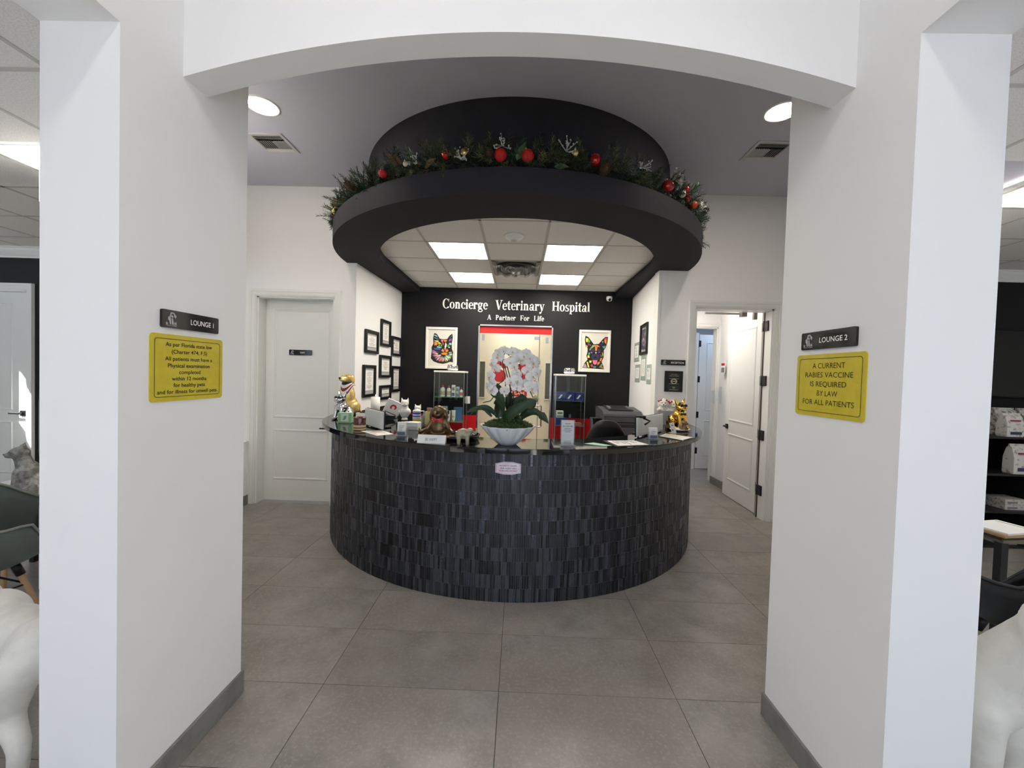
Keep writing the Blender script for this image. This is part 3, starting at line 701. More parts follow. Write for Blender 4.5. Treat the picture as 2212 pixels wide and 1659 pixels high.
def serif_sign(name, words, x0, x1, base, cap, y, label):
    """raised letters, each its own part"""
    adv = [glyph(c)[1] for c in words]; k = (x1 - x0) / sum(adv); q = cap / .70
    t = thing(name, label, 'lettering', (x0, y, base)); x = 0; cache = {}
    for c, a in zip(words, adv):
        if c != ' ':
            if c not in cache:
                mb = MB()
                for p in glyph(c)[0]: mb.prism([(u * k, v * q) for u, v in p], -.014, 0, 'y')
                cache[c] = mb.mesh('letter', LETTER)
            link('letter', cache[c], t, (x * k, 0, 0))
        x += a
    return t
serif_sign('wall_lettering', 'Concierge  Veterinary  Hospital', -1.225, 1.065, 2.597, .148, YB, 'large raised white serif letters reading Concierge Veterinary Hospital')
serif_sign('wall_lettering', 'A  Partner  For  Life', -.522, .358, 2.437, .078, YB, 'small raised white serif letters reading A Partner For Life')
EMB = [[(.30, .58), (.42, .98), (.66, 1.0), (.62, .90), (.50, .88), (.44, .66)], [(.66, 1.0), (.92, .76), (.86, .55), (.72, .68), (.70, .84), (.62, .90)], [(.44, .72), (.56, .80), (.66, .68), (.62, .60), (.5, .62)],
       [(.20, .58), (.28, .70), (.36, .60), (.44, .60), (.46, .10), (.36, .10), (.30, .36), (.22, .40)], [(.50, .56), (.62, .56), (.70, .10), (.52, .10)], [(.74, .34), (.84, .22), (.90, .38), (.94, .12), (.74, .10)],
       [(.06, .30), (.14, .16), (.20, .26), (.18, .10), (.02, .10)], [(.0, .06), (.34, .02), (.6, .02), (.98, .06), (.9, .0), (.1, .0)]]
def emblem(mb, x, z, s, y, m):
    for p in EMB: mb.flat([(x + u * s, z + v * s) for u, v in p], y, m)
def name_plate(name, x0, w, h, text, loc, rz, label, tw, tx, cap, cat='sign', group=None):
    t = thing(name, label, cat, loc, rz, group)
    MB().prism(rrect(0, w, 0, h, h * .09), -.009, 0, 'y').build('plate', BLKGL, t)
    mb = MB(); emblem(mb, w * .05, h * .12, h * .76, -.0096, 0); mb.build('emblem', SILVER, t, fix=False)
    if text: mb = MB(); put_text(mb, text, tx, h * .5 - cap / 2, cap, -.0097, 0, tw, .012); mb.build('lettering', LETTER, t, fix=False)
    return t
name_plate('room_sign', 0, .276, .067, 'LOUNGE 1', (XL, 1.451, 1.737), PI / 2, 'glossy black LOUNGE 1 sign above the Florida law notice', .119, .187, .021)
name_plate('room_sign', 0, .281, .072, 'LOUNGE 2', (XR, 1.757, 1.739), -PI / 2, 'glossy black LOUNGE 2 sign above the rabies notice', .14, .173, .021)
name_plate('room_sign', 0, .276, .064, 'EXIT', (-2.754, YW + .132, 1.755), 0, 'small black sign reading EXIT on the closed white door', .055, .165, .019)
name_plate('room_sign', 0, .276, .062, 'RECEPTION', (1.614, YW, 1.757), 0, 'small black sign reading RECEPTION beside the open doorway', .145, .185, .021)
tr = name_plate('room_sign', 0, .27, .062, None, (2.93, 5.541, 1.755), -math.radians(92.5), 'small dark sign on the open hall door', .1, .1, .02)
YEL = mat('yellow_sign_plastic', (208, 190, 52), .45, noise=(14, (198, 178, 38), .4, .7))
def notice(w, h, lines, loc, rz, label, bold):
    t = thing('notice_sign', label, 'sign', loc, rz); MB().prism(rrect(0, w, 0, h, .014, 5), -.004, 0, 'y').build('plate', YEL, t)
    mb = MB(); o = rrect(.0165, w - .0165, .0165, h - .0165, .011, 5); i = rrect(.0185, w - .0185, .0185, h - .0185, .0095, 5); n = len(o)
    for k in range(n): j = (k + 1) % n; mb.flat([o[k], o[j], i[j], i[k]], -.0046)
    for s, z, cap, wd in lines: put_text(mb, s, w / 2, z, cap, -.0047, 0, wd, bold)
    mb.build('lettering', INK, t, fix=False)
notice(.349, .252, [('As per Florida state law', .208, .0155, .225), ('(Charter 474, F.S)', .181, .0155, .172), ('All patients must have a', .154, .0155, .228), ('Physical examination', .128, .0155, .203), ('completed', .103, .0155, .103),
       ('within 12 months', .078, .0155, .168), ('for healthy pets', .053, .0155, .153), ('and for illness for unwell pets.', .028, .0155, .292)], (XL, 1.409, 1.461), PI / 2, 'yellow notice about Florida state law under the LOUNGE 1 sign', .012)
notice(.353, .252, [('A CURRENT', .195, .022, .166), ('RABIES VACCINE', .158, .022, .244), ('IS REQUIRED', .121, .022, .185), ('BY LAW', .084, .022, .105), ('FOR ALL PATIENTS', .047, .022, .262)], (XR, 1.784, 1.466), -PI / 2, 'yellow rabies vaccine notice under the LOUNGE 2 sign', -.004)
# plaque by the reception sign
t = thing('award_plaque', 'black plaque with a pale crest below the RECEPTION sign', 'plaque', (1.661, YW, 1.454)); w, h = .204, .238
MB().rbox(0, w, -.02, 0, 0, h, .003).build('board', BLK, t); mb = MB()
mb.box(.04, w - .04, -.0215, -.02, .165, .215).box(.035, w - .035, -.0215, -.02, .03, .075); mb.build('engraved_plate', mat('plaque_grey', (40, 44, 42), .3), t)
mb = MB()
for k in range(20): a = k * PI / 10; b = (k + 1) * PI / 10; mb.flat([(w / 2 + .036 * math.cos(a), .12 + .03 * math.sin(a)), (w / 2 + .036 * math.cos(b), .12 + .03 * math.sin(b)), (w / 2 + .026 * math.cos(b), .12 + .021 * math.sin(b)), (w / 2 + .026 * math.cos(a), .12 + .021 * math.sin(a))], -.0212)
put_text(mb, 'Concierge', w / 2, .195, .009, -.022, 0, .07); put_text(mb, 'Veterinary Hospital', w / 2, .178, .009, -.022, 0, .105); mb.flat([(w / 2 - .03, .116), (w / 2 + .03, .116), (w / 2 + .02, .126), (w / 2 - .02, .126)], -.0214).flat([(w / 2 - .016, .05), (w / 2 + .016, .05), (w / 2 + .016, .056), (w / 2 - .016, .056)], -.0218).flat([(w / 2 - .011, .039), (w / 2 + .011, .039), (w / 2 + .011, .044), (w / 2 - .011, .044)], -.0218)
mb.flat([(.045, .09), (w - .045, .09), (w - .045, .093), (.045, .093)], -.0212).flat([(.045, .15), (w - .045, .15), (w - .045, .153), (.045, .153)], -.0212).flat([(.05, .026), (w - .05, .026), (w - .05, .022), (.05, .022)], -.0212)
mb.build('crest', mat('pale_gold_print', (196, 186, 150), .4), t, fix=False)
# plaque on the front of the desk
t = thing('recording_notice', 'pink and white recording notice stuck to the mosaic desk front', 'sign', (-.058, CY - DR - .004, .905)); w, h = .176, .088
o = [(-w / 2, .012), (-.03, 0), (.03, 0), (w / 2, .012), (w / 2, h - .012), (.03, h), (-.03, h), (-w / 2, h - .012)]
MB().prism(o, -.006, 0, 'y').build('plate', mat('pale_pink_plate', (232, 205, 218), .3, noise=(9, (246, 240, 246), .42, .6)), t)
mb = MB(); i = [(x * .94, h / 2 + (z - h / 2) * .90) for x, z in o]; q = [(x * .92, h / 2 + (z - h / 2) * .87) for x, z in o]
for k in range(8): j = (k + 1) % 8; mb.flat([i[k], i[j], q[j], q[k]], -.0064)
for s, z, wd in (('PROPERTY UNDER', .056, .122), ('24HR AUDIO AND', .038, .114), ('VIDEO RECORDING', .021, .128)): put_text(mb, s, 0, z, .0105, -.0065, 0, wd, .012)
mb.build('lettering', mat('navy_ink', (40, 40, 66), .6), t, fix=False)

# ================================================================== PICTURES
WFR = mat('white_frame', (240, 237, 228), .4); BFR = mat('black_frame', (16, 16, 16), .4)
def framed(name, w, h, loc, rz, label, cat, fw, fm, matm, depth=.022, group=None):
    t = thing(name, label, cat, loc, rz, group); mb = MB()
    for x0, x1, z0, z1 in ((0, fw, 0, h), (w - fw, w, 0, h), (fw, w - fw, 0, fw), (fw, w - fw, h - fw, h)): mb.rbox(x0, x1, -depth, 0, z0, z1, min(.004, fw / 4))
    mb.build('frame', fm, t); MB().box(fw, w - fw, -.006, -.001, fw, h - fw).build('backing', matm, t); return t
PCOL = dict(k=(24, 22, 30), o=(232, 140, 52), y=(236, 220, 70), b=(70, 96, 170), l=(150, 200, 225), p=(150, 84, 150), r=(205, 66, 70), g=(110, 178, 84), w=(240, 236, 226), i=(236, 130, 150), n=(52, 50, 84), c=(196, 112, 44), t=(90, 150, 140), d=(180, 160, 190))
PK = list(PCOL); PM = [mat('art_' + k, PCOL[k], .6) for k in PK]
def art(t, W_, H_, ox, oz, s, layers):
    mb = MB()
    for n, (c, pts) in enumerate(layers): mb.flat([(ox + x / 1357 * s, oz - y / 1357 * s) for x, y in pts], -.0062 - n * .00006, PK.index(c))
    mb.build('print', PM, t, fix=False)
def ell(cx, cy, rx, ry, n=10): return [(cx + rx * math.cos(2 * PI * i / n), cy + ry * math.sin(2 * PI * i / n)) for i in range(n)]
def streaks(rr, cx, cy, r0, r1, a0, a1, n, cols, sq=1.0, wd=26):
    L = []
    for k in range(n):
        a = math.radians(a0 + (a1 - a0) * k / max(1, n - 1) + rr.uniform(-2, 2)); u = rr.uniform(.0, .2) * (r1 - r0); p, q = r0 + u, r1 - rr.uniform(0, .18) * (r1 - r0)
        dx, dy = math.cos(a), math.sin(a) * sq; nx, ny = -dy, dx
        L.append((rr.choice(cols), [(cx + dx * p, cy + dy * p), (cx + dx * (p + q) / 2 + nx * wd / 2, cy + dy * (p + q) / 2 + ny * wd / 2), (cx + dx * q, cy + dy * q), (cx + dx * (p + q) / 2 - nx * wd / 2, cy + dy * (p + q) / 2 - ny * wd / 2)]))
    return L
MATW = mat('picture_paper', (226, 220, 208), .7)
t = framed('framed_picture', .493, .65, (-1.472, YB, 1.653), 0, 'white framed print of a multicoloured cat head', 'picture', .036, WFR, MATW)
rr = random.Random(3)
cat = [('k', [(400, 262), (470, 300), (560, 440), (700, 455), (800, 440), (870, 330), (960, 268), (975, 400), (950, 560), (955, 760), (1000, 860), (985, 980), (1000, 1180), (900, 1170), (800, 1210), (680, 1240), (520, 1220), (380, 1170), (290, 1080), (300, 930), (310, 800), (300, 720), (360, 600), (345, 430), (370, 290)])]
cat += [('l', [(390, 310), (450, 330), (500, 400), (380, 345)]), ('t', [(375, 390), (500, 440), (530, 480), (380, 420)]), ('y', [(380, 500), (520, 500), (520, 560), (400, 520)]), ('o', [(390, 540), (490, 555), (480, 650), (390, 660)]), ('b', [(950, 300), (880, 400), (870, 430), (945, 350)]), ('p', [(860, 450), (940, 420), (930, 500), (850, 520)]), ('l', [(860, 560), (940, 570), (935, 640), (860, 620)]),
        ('i', [(590, 470), (690, 470), (640, 560)]), ('o', [(690, 475), (800, 470), (770, 530), (700, 530)]), ('y', [(530, 540), (620, 600), (500, 610)]), ('r', [(640, 560), (700, 560), (690, 640), (650, 640)]), ('w', [(750, 540), (790, 640), (740, 780), (720, 700)]),
        ('g', ell(580, 655, 66, 38)), ('k', ell(582, 655, 16, 32)), ('g', ell(820, 655, 54, 38)), ('k', ell(818, 655, 14, 32)), ('l', [(480, 680), (640, 720), (590, 740), (470, 720)]), ('w', [(830, 700), (900, 690), (870, 730)]),
        ('b', [(360, 740), (560, 740), (600, 800), (400, 790)]), ('p', [(330, 800), (420, 820), (400, 880), (320, 880)]), ('n', [(430, 820), (590, 830), (560, 890), (450, 880)]), ('o', [(610, 830), (660, 750), (720, 830), (690, 860)]), ('o', [(740, 830), (800, 750), (850, 820), (790, 870)]), ('i', [(700, 745), (770, 745), (740, 810)]), ('o', [(600, 900), (720, 870), (830, 890), (780, 950), (660, 950)]), ('y', [(400, 870), (520, 910), (500, 960), (390, 910)]), ('t', [(860, 850), (960, 900), (940, 960), (850, 900)])]
cat += streaks(rr, 690, 930, 60, 300, 10, 170, 26, 'lpygidwtb', .95, 34) + streaks(rr, 690, 900, 170, 390, 100, 190, 14, 'pirldw', .8, 30) + streaks(rr, 700, 900, 150, 300, -10, 40, 8, 'ltgyw', .9, 26)
art(t, .493, .65, .0 - .055, .65 + .035, .493 * 1357 / 1010, cat)
t = framed('framed_picture', .487, .65, (.910, YB, 1.671), 0, 'white framed print of a multicoloured shepherd dog head', 'picture', .036, WFR, MATW)
dog = [('k', [(320, 345), (420, 390), (600, 620), (760, 600), (870, 460), (960, 370), (1050, 365), (1040, 520), (990, 720), (930, 800), (930, 1040), (870, 1180), (930, 1310), (950, 1425), (250, 1390), (330, 1220), (410, 1120), (370, 1000), (400, 860), (400, 760), (340, 700), (300, 480)]),
       ('y', [(330, 420), (420, 430), (390, 560), (340, 540)]), ('g', [(420, 440), (480, 520), (460, 570), (400, 560)]), ('r', [(400, 590), (450, 600), (430, 690)]), ('y', [(350, 640), (400, 680), (390, 750), (360, 720)]), ('p', [(450, 600), (510, 640), (480, 680)]),
       ('r', [(950, 400), (1030, 390), (1010, 440), (940, 450)]), ('o', [(930, 450), (1015, 450), (1000, 600), (950, 560)]), ('d', [(850, 520), (910, 500), (890, 580)]), ('n', [(800, 600), (900, 600), (850, 680)]), ('t', [(880, 680), (990, 650), (960, 760), (890, 720)]),
       ('g', [(560, 640), (620, 640), (470, 800), (450, 800)]), ('y', [(600, 660), (650, 650), (480, 800), (470, 830)]), ('o', [(630, 640), (730, 640), (700, 830), (650, 830)]), ('c', [(650, 660), (700, 660), (680, 800)]), ('r', [(740, 640), (800, 690), (770, 720)]), ('y', [(720, 650), (790, 700), (730, 690)]),
       ('n', [(500, 800), (600, 740), (640, 850), (560, 900), (500, 880)]), ('n', [(740, 740), (830, 790), (820, 880), (720, 850)]), ('i', [(500, 860), (560, 890), (540, 920)]), ('i', [(740, 900), (820, 850), (780, 890)]), ('w', [(650, 870), (700, 870), (680, 930)]), ('t', [(440, 880), (500, 900), (470, 960), (420, 960)]), ('y', [(400, 990), (460, 970), (480, 1060), (410, 1070)]),
       ('n', [(560, 950), (660, 930), (790, 950), (790, 1100), (560, 1120), (520, 1020)]), ('k', ell(655, 1040, 50, 40)), ('d', [(830, 930), (860, 1000), (840, 1030)]), ('y', [(880, 850), (910, 940), (890, 1020)]), ('o', [(830, 1060), (890, 1050), (860, 1150), (800, 1160)]), ('r', [(560, 1250), (600, 1330), (550, 1370), (510, 1300)]),
       ('i', [(570, 1135), (730, 1130), (715, 1240), (660, 1285), (600, 1250)]), ('r', [(650, 1150), (665, 1150), (660, 1270)]), ('y', [(460, 1150), (550, 1150), (540, 1210), (480, 1230)]), ('o', [(750, 1190), (830, 1180), (790, 1260), (720, 1290)]), ('t', [(600, 1330), (700, 1330), (690, 1380), (610, 1390)]), ('d', [(300, 1300), (350, 1250), (400, 1380), (270, 1380)]), ('y', [(380, 1190), (430, 1200), (480, 1370), (430, 1380)]), ('c', [(820, 1370), (870, 1300), (930, 1380), (920, 1410)]), ('g', [(830, 1300), (880, 1230), (900, 1290), (780, 1390)])]
art(t, .487, .65, -.055, .65 + .075, .487 * 1357 / 1025, dog)
GMAT = mat('grey_mat_board', (176, 176, 172), .7)
def certificate(k, y0, y1, z0, z1, side, label, style='black'):
    w, h = y1 - y0, z1 - z0; rz = PI / 2 if side < 0 else -PI / 2
    if side < 0: x = -1.91 + ((y0 + y1) / 2 - 4.73) * .0276 + .003; loc = (x, y0, z0); rz -= math.atan(.0276); grp = 'framed certificates on the left alcove wall'
    else: x = 1.574 + ((y0 + y1) / 2 - 4.73) * .0980 - .004; loc = (x + (y1 - y0) / 2 * .098, y1, z0); rz -= math.atan(.098); grp = 'certificates on the right alcove wall'
    if side < 0: loc = (x - (y1 - y0) / 2 * .0276, y0, z0)
    if style == 'black': t = framed('framed_certificate', w, h, loc, rz, label, 'certificate', .035, BFR, GMAT, .03, grp)
    else:
        t = thing('framed_certificate', label, 'certificate', loc, rz, grp)
        MB().rbox(0, w, -.012, 0, 0, h, .003).build('glass_block', mat('pale_green_glass_edge', (176, 192, 180), .15), t)
    rr = random.Random(k); a = .07 if style == 'black' else .045
    MB().box(a, w - a, -.0135, -.0125 if style != 'black' else -.005, a + .01, h - a).build('sheet', PAPER, t)
    mb = MB(); zz = h - a - .02
    if k % 3 == 0: mb.flat([(a + .02, zz - .02), (a + .05, zz - .02), (a + .05, zz + .005), (a + .02, zz + .005)], -.0139)
    while zz > a + .03:
        l = rr.uniform(.3, .85) * (w - 2 * a - .03); mb.flat([(w / 2 - l / 2, zz - .004), (w / 2 + l / 2, zz - .004), (w / 2 + l / 2, zz), (w / 2 - l / 2, zz)], -.0139); zz -= rr.uniform(.012, .02)
    mb.build('print', GREYINK, t, fix=False); return t
certificate(1, 4.88, 5.295, 1.815, 2.104, -1, 'black framed certificate, upper one nearest the exit door'); certificate(2, 5.388, 5.748, 1.938, 2.298, -1, 'black framed letter, topmost on the left alcove wall')
certificate(3, 5.818, 6.215, 1.826, 2.11, -1, 'black framed certificate, upper one beside the black wall'); certificate(4, 5.364, 5.796, 1.505, 1.812, -1, 'black framed certificate in the middle of the left cluster')
certificate(5, 4.838, 5.218, 1.266, 1.666, -1, 'black framed text sheet just behind the golden dog statue'); certificate(6, 5.847, 6.215, 1.291, 1.674, -1, 'black framed list, lower one beside the black wall'); certificate(7, 5.388, 5.806, 1.202, 1.398, -1, 'smallest black frame, lowest on the left alcove wall')
t = certificate(8, 5.059, 5.489, 1.909, 2.307, 1, 'black framed dark photograph, topmost on the right alcove wall')
MB().box(.07, .36, -.0145, -.0136, .07, .33).build('photo', mat('dark_photo', (70, 62, 78), .4, noise=(14, (190, 180, 190), .52, .62)), t)
certificate(9, 5.579, 5.934, 1.834, 2.104, 1, 'glass certificate nearest the black wall, upper one', 'g'); certificate(10, 5.11, 5.418, 1.573, 1.891, 1, 'tall glass certificate below the dark photograph', 'g')
certificate(11, 5.478, 5.821, 1.542, 1.789, 1, 'glass certificate nearest the black wall, lower one', 'g'); certificate(12, 4.80, 5.061, 1.531, 1.77, 1, 'glass certificate nearest the RECEPTION sign', 'g')
# small fittings on the back wall
t = thing('light_switch', 'white light switch on the black wall beside the glass door', 'switch', (-.842, YB, 1.123)); MB().rbox(0, .085, -.008, 0, 0, .115, .003).build('plate', TRIM, t); MB().rbox(.026, .059, -.012, -.007, .025, .09, .002).build('rocker', WFR, t)
t = thing('security_camera', 'white security camera with dark lens in the ceiling corner', 'camera', (1.34, YB, 2.80)); MB().lathe([(.001, -.045), (.035, -.035), (.045, -.005), (.045, .03)], 0, -.07, 20).tube([(0, -.04, .01), (0, 0, .01)], .035, 14).build('housing', TRIM, t); MB().ball((.0, -.098, -.02), .022).build('lens', BLKGL, t)
t = thing('smoke_detector', 'round white smoke detector on the grid ceiling', 'detector', (-.088, 3.86, ZL)); MB().lathe([(.002, -.045), (.04, -.043), (.045, -.03), (.085, -.022), (.095, 0)], n=28).build('body', TRIM, t); MB().lathe([(.002, -.052), (.028, -.05), (.03, -.042)], n=20).build('sensor', TBAR, t)
# return-air diffuser with a clear deflector
x0, y0 = axs[2], ays[3]
t = thing('air_diffuser', 'square ceiling diffuser with a clear plastic deflector between the lit panels', 'vent', (x0 + P / 2, y0 + .3, ZL)); mb = MB(); q = .288
for c in ((-q, -q + .05, -q, q), (q - .05, q, -q, q), (-q, q, -q, -q + .05), (-q, q, q - .05, q)): mb.box(*c, 0, .01)
mb.build('frame', TBAR, t); MB().lathe([(.16, .03), (.17, .0), (.19, -.002), (.24, .008)], n=30, cap=False).build('throat', BLK, t)
for r in (.05, .1): MB().lathe([(r, .02), (r + .012, -.012), (r + .02, -.012)], n=26, cap=False).build('cone_ring', STEEL, t)
MB().box(-q, q, -q, q, .012, .016).build('backing', TBAR, t)
mb = MB(); n = 26
prof = [(-.28 + .56 * i / n, -.035 - .035 * math.sin(PI * i / n) - .012 * math.sin(9 * PI * i / n)) for i in range(n + 1)]
mb.add([(x, y, z) for y in (-.24, .24) for x, z in prof], [(i, i + 1, n + 2 + i, n + 1 + i) for i in range(n)], 0, True); mb.build('deflector', mat('clear_wavy_plastic', (225, 224, 222), .08, trans=.85, ior=1.3), t)

# ================================================================== BEHIND THE DESK
# poster on the corridor wall behind the glass door
t = thing('wall_poster', 'white poster with red paw shapes and a red lettered band behind the glass door', 'poster', (-.57, 7.35, .95)); w, h = .95, .95
MB().box(0, w, -.01, 0, 0, h).build('sheet', PAPER, t); mb = MB(); rr = random.Random(5)
for cx, cz, r in ((.2, .62, .13), (.12, .8, .055), (.2, .84, .055), (.29, .8, .055), (.66, .6, .14), (.57, .79, .06), (.67, .83, .06), (.77, .78, .06), (.42, .84, .05), (.45, .5, .07), (.85, .5, .06), (.82, .68, .06)):
    mb.flat([(cx + r * math.cos(i * PI / 8), cz + r * .9 * math.sin(i * PI / 8)) for i in range(16)], -.0104)
mb.flat([(.36, .25), (.72, .25), (.72, .37), (.36, .37)], -.0104); mb.build('print', RED, t, fix=False)
mb = MB(); put_text(mb, 'TEAM', .54, .28, .06, -.0108, 0, .26, .02); mb.build('lettering', PAPER, t, fix=False)
mb = MB(); mb.flat([(.2, .17), (.92, .17), (.92, .23), (.2, .23)], -.0104, 1); put_text(mb, 'OUR LITTLE', .56, .183, .034, -.0108, 0, .4, .01); mb.build('caption', [PAPER, GREYINK], t, fix=False)
for x, w, lab in ((-.723, .095, 'left'), (.477, .09, 'right')):
    t = thing('corridor_panel', 'narrow tall grey panel on the corridor wall, %s of the poster' % lab, 'panel', (x, 7.35, 1.17))
    MB().box(0, w, -.012, 0, 0, .65).build('panel', mat('grey_panel', (96, 102, 96), .3), t); fr = MB()
    for c in ((-.012, 0, -.02, .665), (w, w + .012, -.02, .665), (0, w, -.02, 0), (0, w, .65, .665)): fr.box(c[0], c[1], -.025, 0, c[2], c[3])
    fr.build('frame', CREAM, t)
struct('trim_7', MB().box(-.898, -.892, YB + .15, 7.34, .42, .95).box(.842, .848, YB + .15, 7.34, .42, .95), RED, label='red painted band in the corridor behind the glass door')
# glass display cabinets
def cabinet(x0, w, shelves, label):
    t = thing('glass_display_cabinet', label, 'cabinet', (x0, 5.78, 0), 0, 'glass display cabinets against the black wall'); d, h = .36, 1.6
    MB().rbox(-.01, w + .01, -.01, d + .01, h, h + .026, .003).build('top', WFR, t); MB().box(-.005, w + .005, -.005, d + .005, .05, .08).build('base', WFR, t)
    for x in (0, w):
        for y in (0, d): MB().box(x - .0045, x + .0045, y - .0045, y + .0045, 0, h).build('post', mat('satin_aluminium', (150, 152, 152), .4, metal=.8), t)
    MB().box(-.003, .003, .01, d - .01, .08, h).build('side_pane', GLASS, t); MB().box(w - .003, w + .003, .01, d - .01, .08, h).build('side_pane', GLASS, t); MB().box(.01, w - .01, -.003, .003, .08, h).build('front_pane', GLASS, t)
    for z in shelves: MB().box(.004, w - .004, .012, d - .004, z - .008, z).build('shelf', mat('shelf_glass', (150, 190, 180), .05, alpha=.35), t)
    MB().box(w * .5 - .015, w * .5 + .015, -.012, .0, 1.0, 1.05).build('lock', STEEL, t); return t
cabinet(-1.222, .43, (.45, .885, 1.245), 'glass display cabinet left of the glass door with bottles and tubes'); cabinet(.533, .42, (.45, .885, 1.245), 'glass display cabinet right of the glass door with blue boxes')
WPL = mat('white_plastic', (236, 233, 226), .4); REDPL = mat('red_plastic', (178, 52, 40), .4); BLUEP = mat('blue_print', (46, 84, 160), .5); NAVY = mat('navy_box', (38, 44, 110), .5, noise=(30, (70, 80, 160), .5, .65)); PINKP = mat('pink_print', (214, 120, 120), .6)
def bottle(x, y, z, r, h, label, cap=REDPL, band=PINKP, group='bottles and tubes in the left glass cabinet'):
    t = thing('shampoo_bottle', label, 'bottle', (x, y, z), 0, group); MB().lathe([(r * .95, 0), (r, .006), (r, h * .62), (r * .8, h * .72), (r * .42, h * .78), (r * .42, h * .82)], n=18).build('body', WPL, t)
    MB().lathe([(r * .5, h * .8), (r * .5, h * .93), (r * .25, h * .95), (r * .22, h)], n=14).build('cap', cap, t); MB().lathe([(r * 1.01, h * .14), (r * 1.012, h * .5)], n=18, cap=False).build('label_band', band, t); return t
PB = mat('label_beige', (206, 190, 160), .6, noise=(70, (150, 110, 90), .5, .6))
bottle(-1.12, 5.9, 1.245, .036, .175, 'tall white bottle with red cap, leftmost in the left cabinet', band=PB); bottle(-1.03, 5.9, 1.245, .031, .165, 'white bottle with red cap, second in the left cabinet', band=PB); bottle(-.85, 5.92, 1.245, .024, .14, 'small white bottle with red cap beside the blue boxes', band=PINKP)
def carton(x, y, z, w, d, h, m, label, band=None, group=None, rz=0, name='carton'):
    t = thing(name, label, 'box', (x, y, z), rz, group); MB().rbox(0, w, 0, d, 0, h, .002).build('box', m, t)
    if band: MB().box(.004, w - .004, -.0012, .001, h * .08, h * .35).build('label', band, t); MB().box(w * .15, w * .85, -.0012, .001, h * .55, h * .8).build('print', GREYINK, t)
    return t
carton(-.985, 5.87, 1.245, .05, .05, .175, WPL, 'tall white and blue carton in the left cabinet', BLUEP, 'bottles and tubes in the left glass cabinet'); carton(-.93, 5.93, 1.245, .045, .05, .15, mat('pale_blue_card', (176, 196, 214), .5), 'pale blue carton behind the white one in the left cabinet', BLUEP, 'bottles and tubes in the left glass cabinet')
def tube_item(x, y, z, r, h, label, m=WPL, pm=PINKP):
    t = thing('cream_tube', label, 'tube', (x, y, z), 0, 'bottles and tubes in the left glass cabinet'); MB().lathe([(r * .8, 0), (r * .85, .03)], n=14).build('cap', m, t)
    v = []; n = 14
    for k in range(5):
        f = k / 4
        for i in range(n): a = 2 * PI * i / n; v.append((r * math.cos(a) * (1 + .25 * f), r * math.sin(a) * (1 - .9 * f), .03 + (h - .03) * f))
    MB().add(v, [(k * n + i, k * n + (i + 1) % n, (k + 1) * n + (i + 1) % n, (k + 1) * n + i) for k in range(4) for i in range(n)], 0, True).build('sleeve', m, t); MB().box(-r * .6, r * .6, -r * 1.0, -r * .96, .06, h * .5).build('label', pm, t)
tube_item(-1.12, 5.86, .885, .024, .17, 'white cream tube with red mark, leftmost on the lower cabinet shelf', pm=REDPL); tube_item(-1.02, 5.86, .885, .026, .16, 'white cream tube in the middle of the lower cabinet shelf', pm=PB); tube_item(-.95, 5.88, .885, .026, .165, 'white cream tube beside the right post of the lower shelf', pm=PB)
carton(-1.14, 5.98, .885, .08, .05, .21, mat('pale_carton', (214, 216, 214), .5), 'pale carton at the back of the lower shelf', None, 'bottles and tubes in the left glass cabinet')
carton(-.96, 5.97, .885, .12, .05, .2, mat('blue_pouch', (96, 132, 178), .4), 'blue pouch standing behind the white tubes', None, 'bottles and tubes in the left glass cabinet', name='pouch')
for k, n in enumerate(('leftmost', 'middle', 'rightmost')):
    t = carton(.555 + k * .132, 5.84, 1.245, .125, .12, .12, NAVY, 'navy blue treat box on the upper shelf, %s of three' % n, None, 'navy boxes in the right glass cabinet')
    MB().add([(.02, -.001, .03), (.06, -.001, .085), (.085, -.001, .08), (.045, -.001, .025)], [(0, 1, 2, 3)]).build('print', WPL, t, fix=False)
carton(.56, 5.85, .99, .10, .1, .10, WPL, 'small white box on the navy box in the right cabinet', mat('grey_label', (150, 160, 160), .5)); carton(.555, 5.84, .885, .16, .12, .105, NAVY, 'navy bag under the small white box in the right cabinet', None, name='pouch')
carton(.80, 5.86, .885, .13, .1, .035, mat('salmon_card', (190, 110, 96), .5), 'flat reddish box on the lower shelf of the right cabinet')
def steel_bowl(x, y, label):
    t = thing('steel_bowl', label, 'bowl', (x, y, 1.626), 0, 'steel pet bowls on the cabinets'); MB().lathe([(.04, 0), (.07, .006), (.083, .03), (.084, .055), (.074, .085), (.071, .09), (.066, .088), (.076, .055), (.074, .03), (.05, .012), (.001, .01)], n=32, cap=False).build('bowl', CHROME, t)
steel_bowl(-.985, 5.93, 'shiny steel bowl on the left glass cabinet'); steel_bowl(.735, 5.93, 'shiny steel bowl on the right glass cabinet')
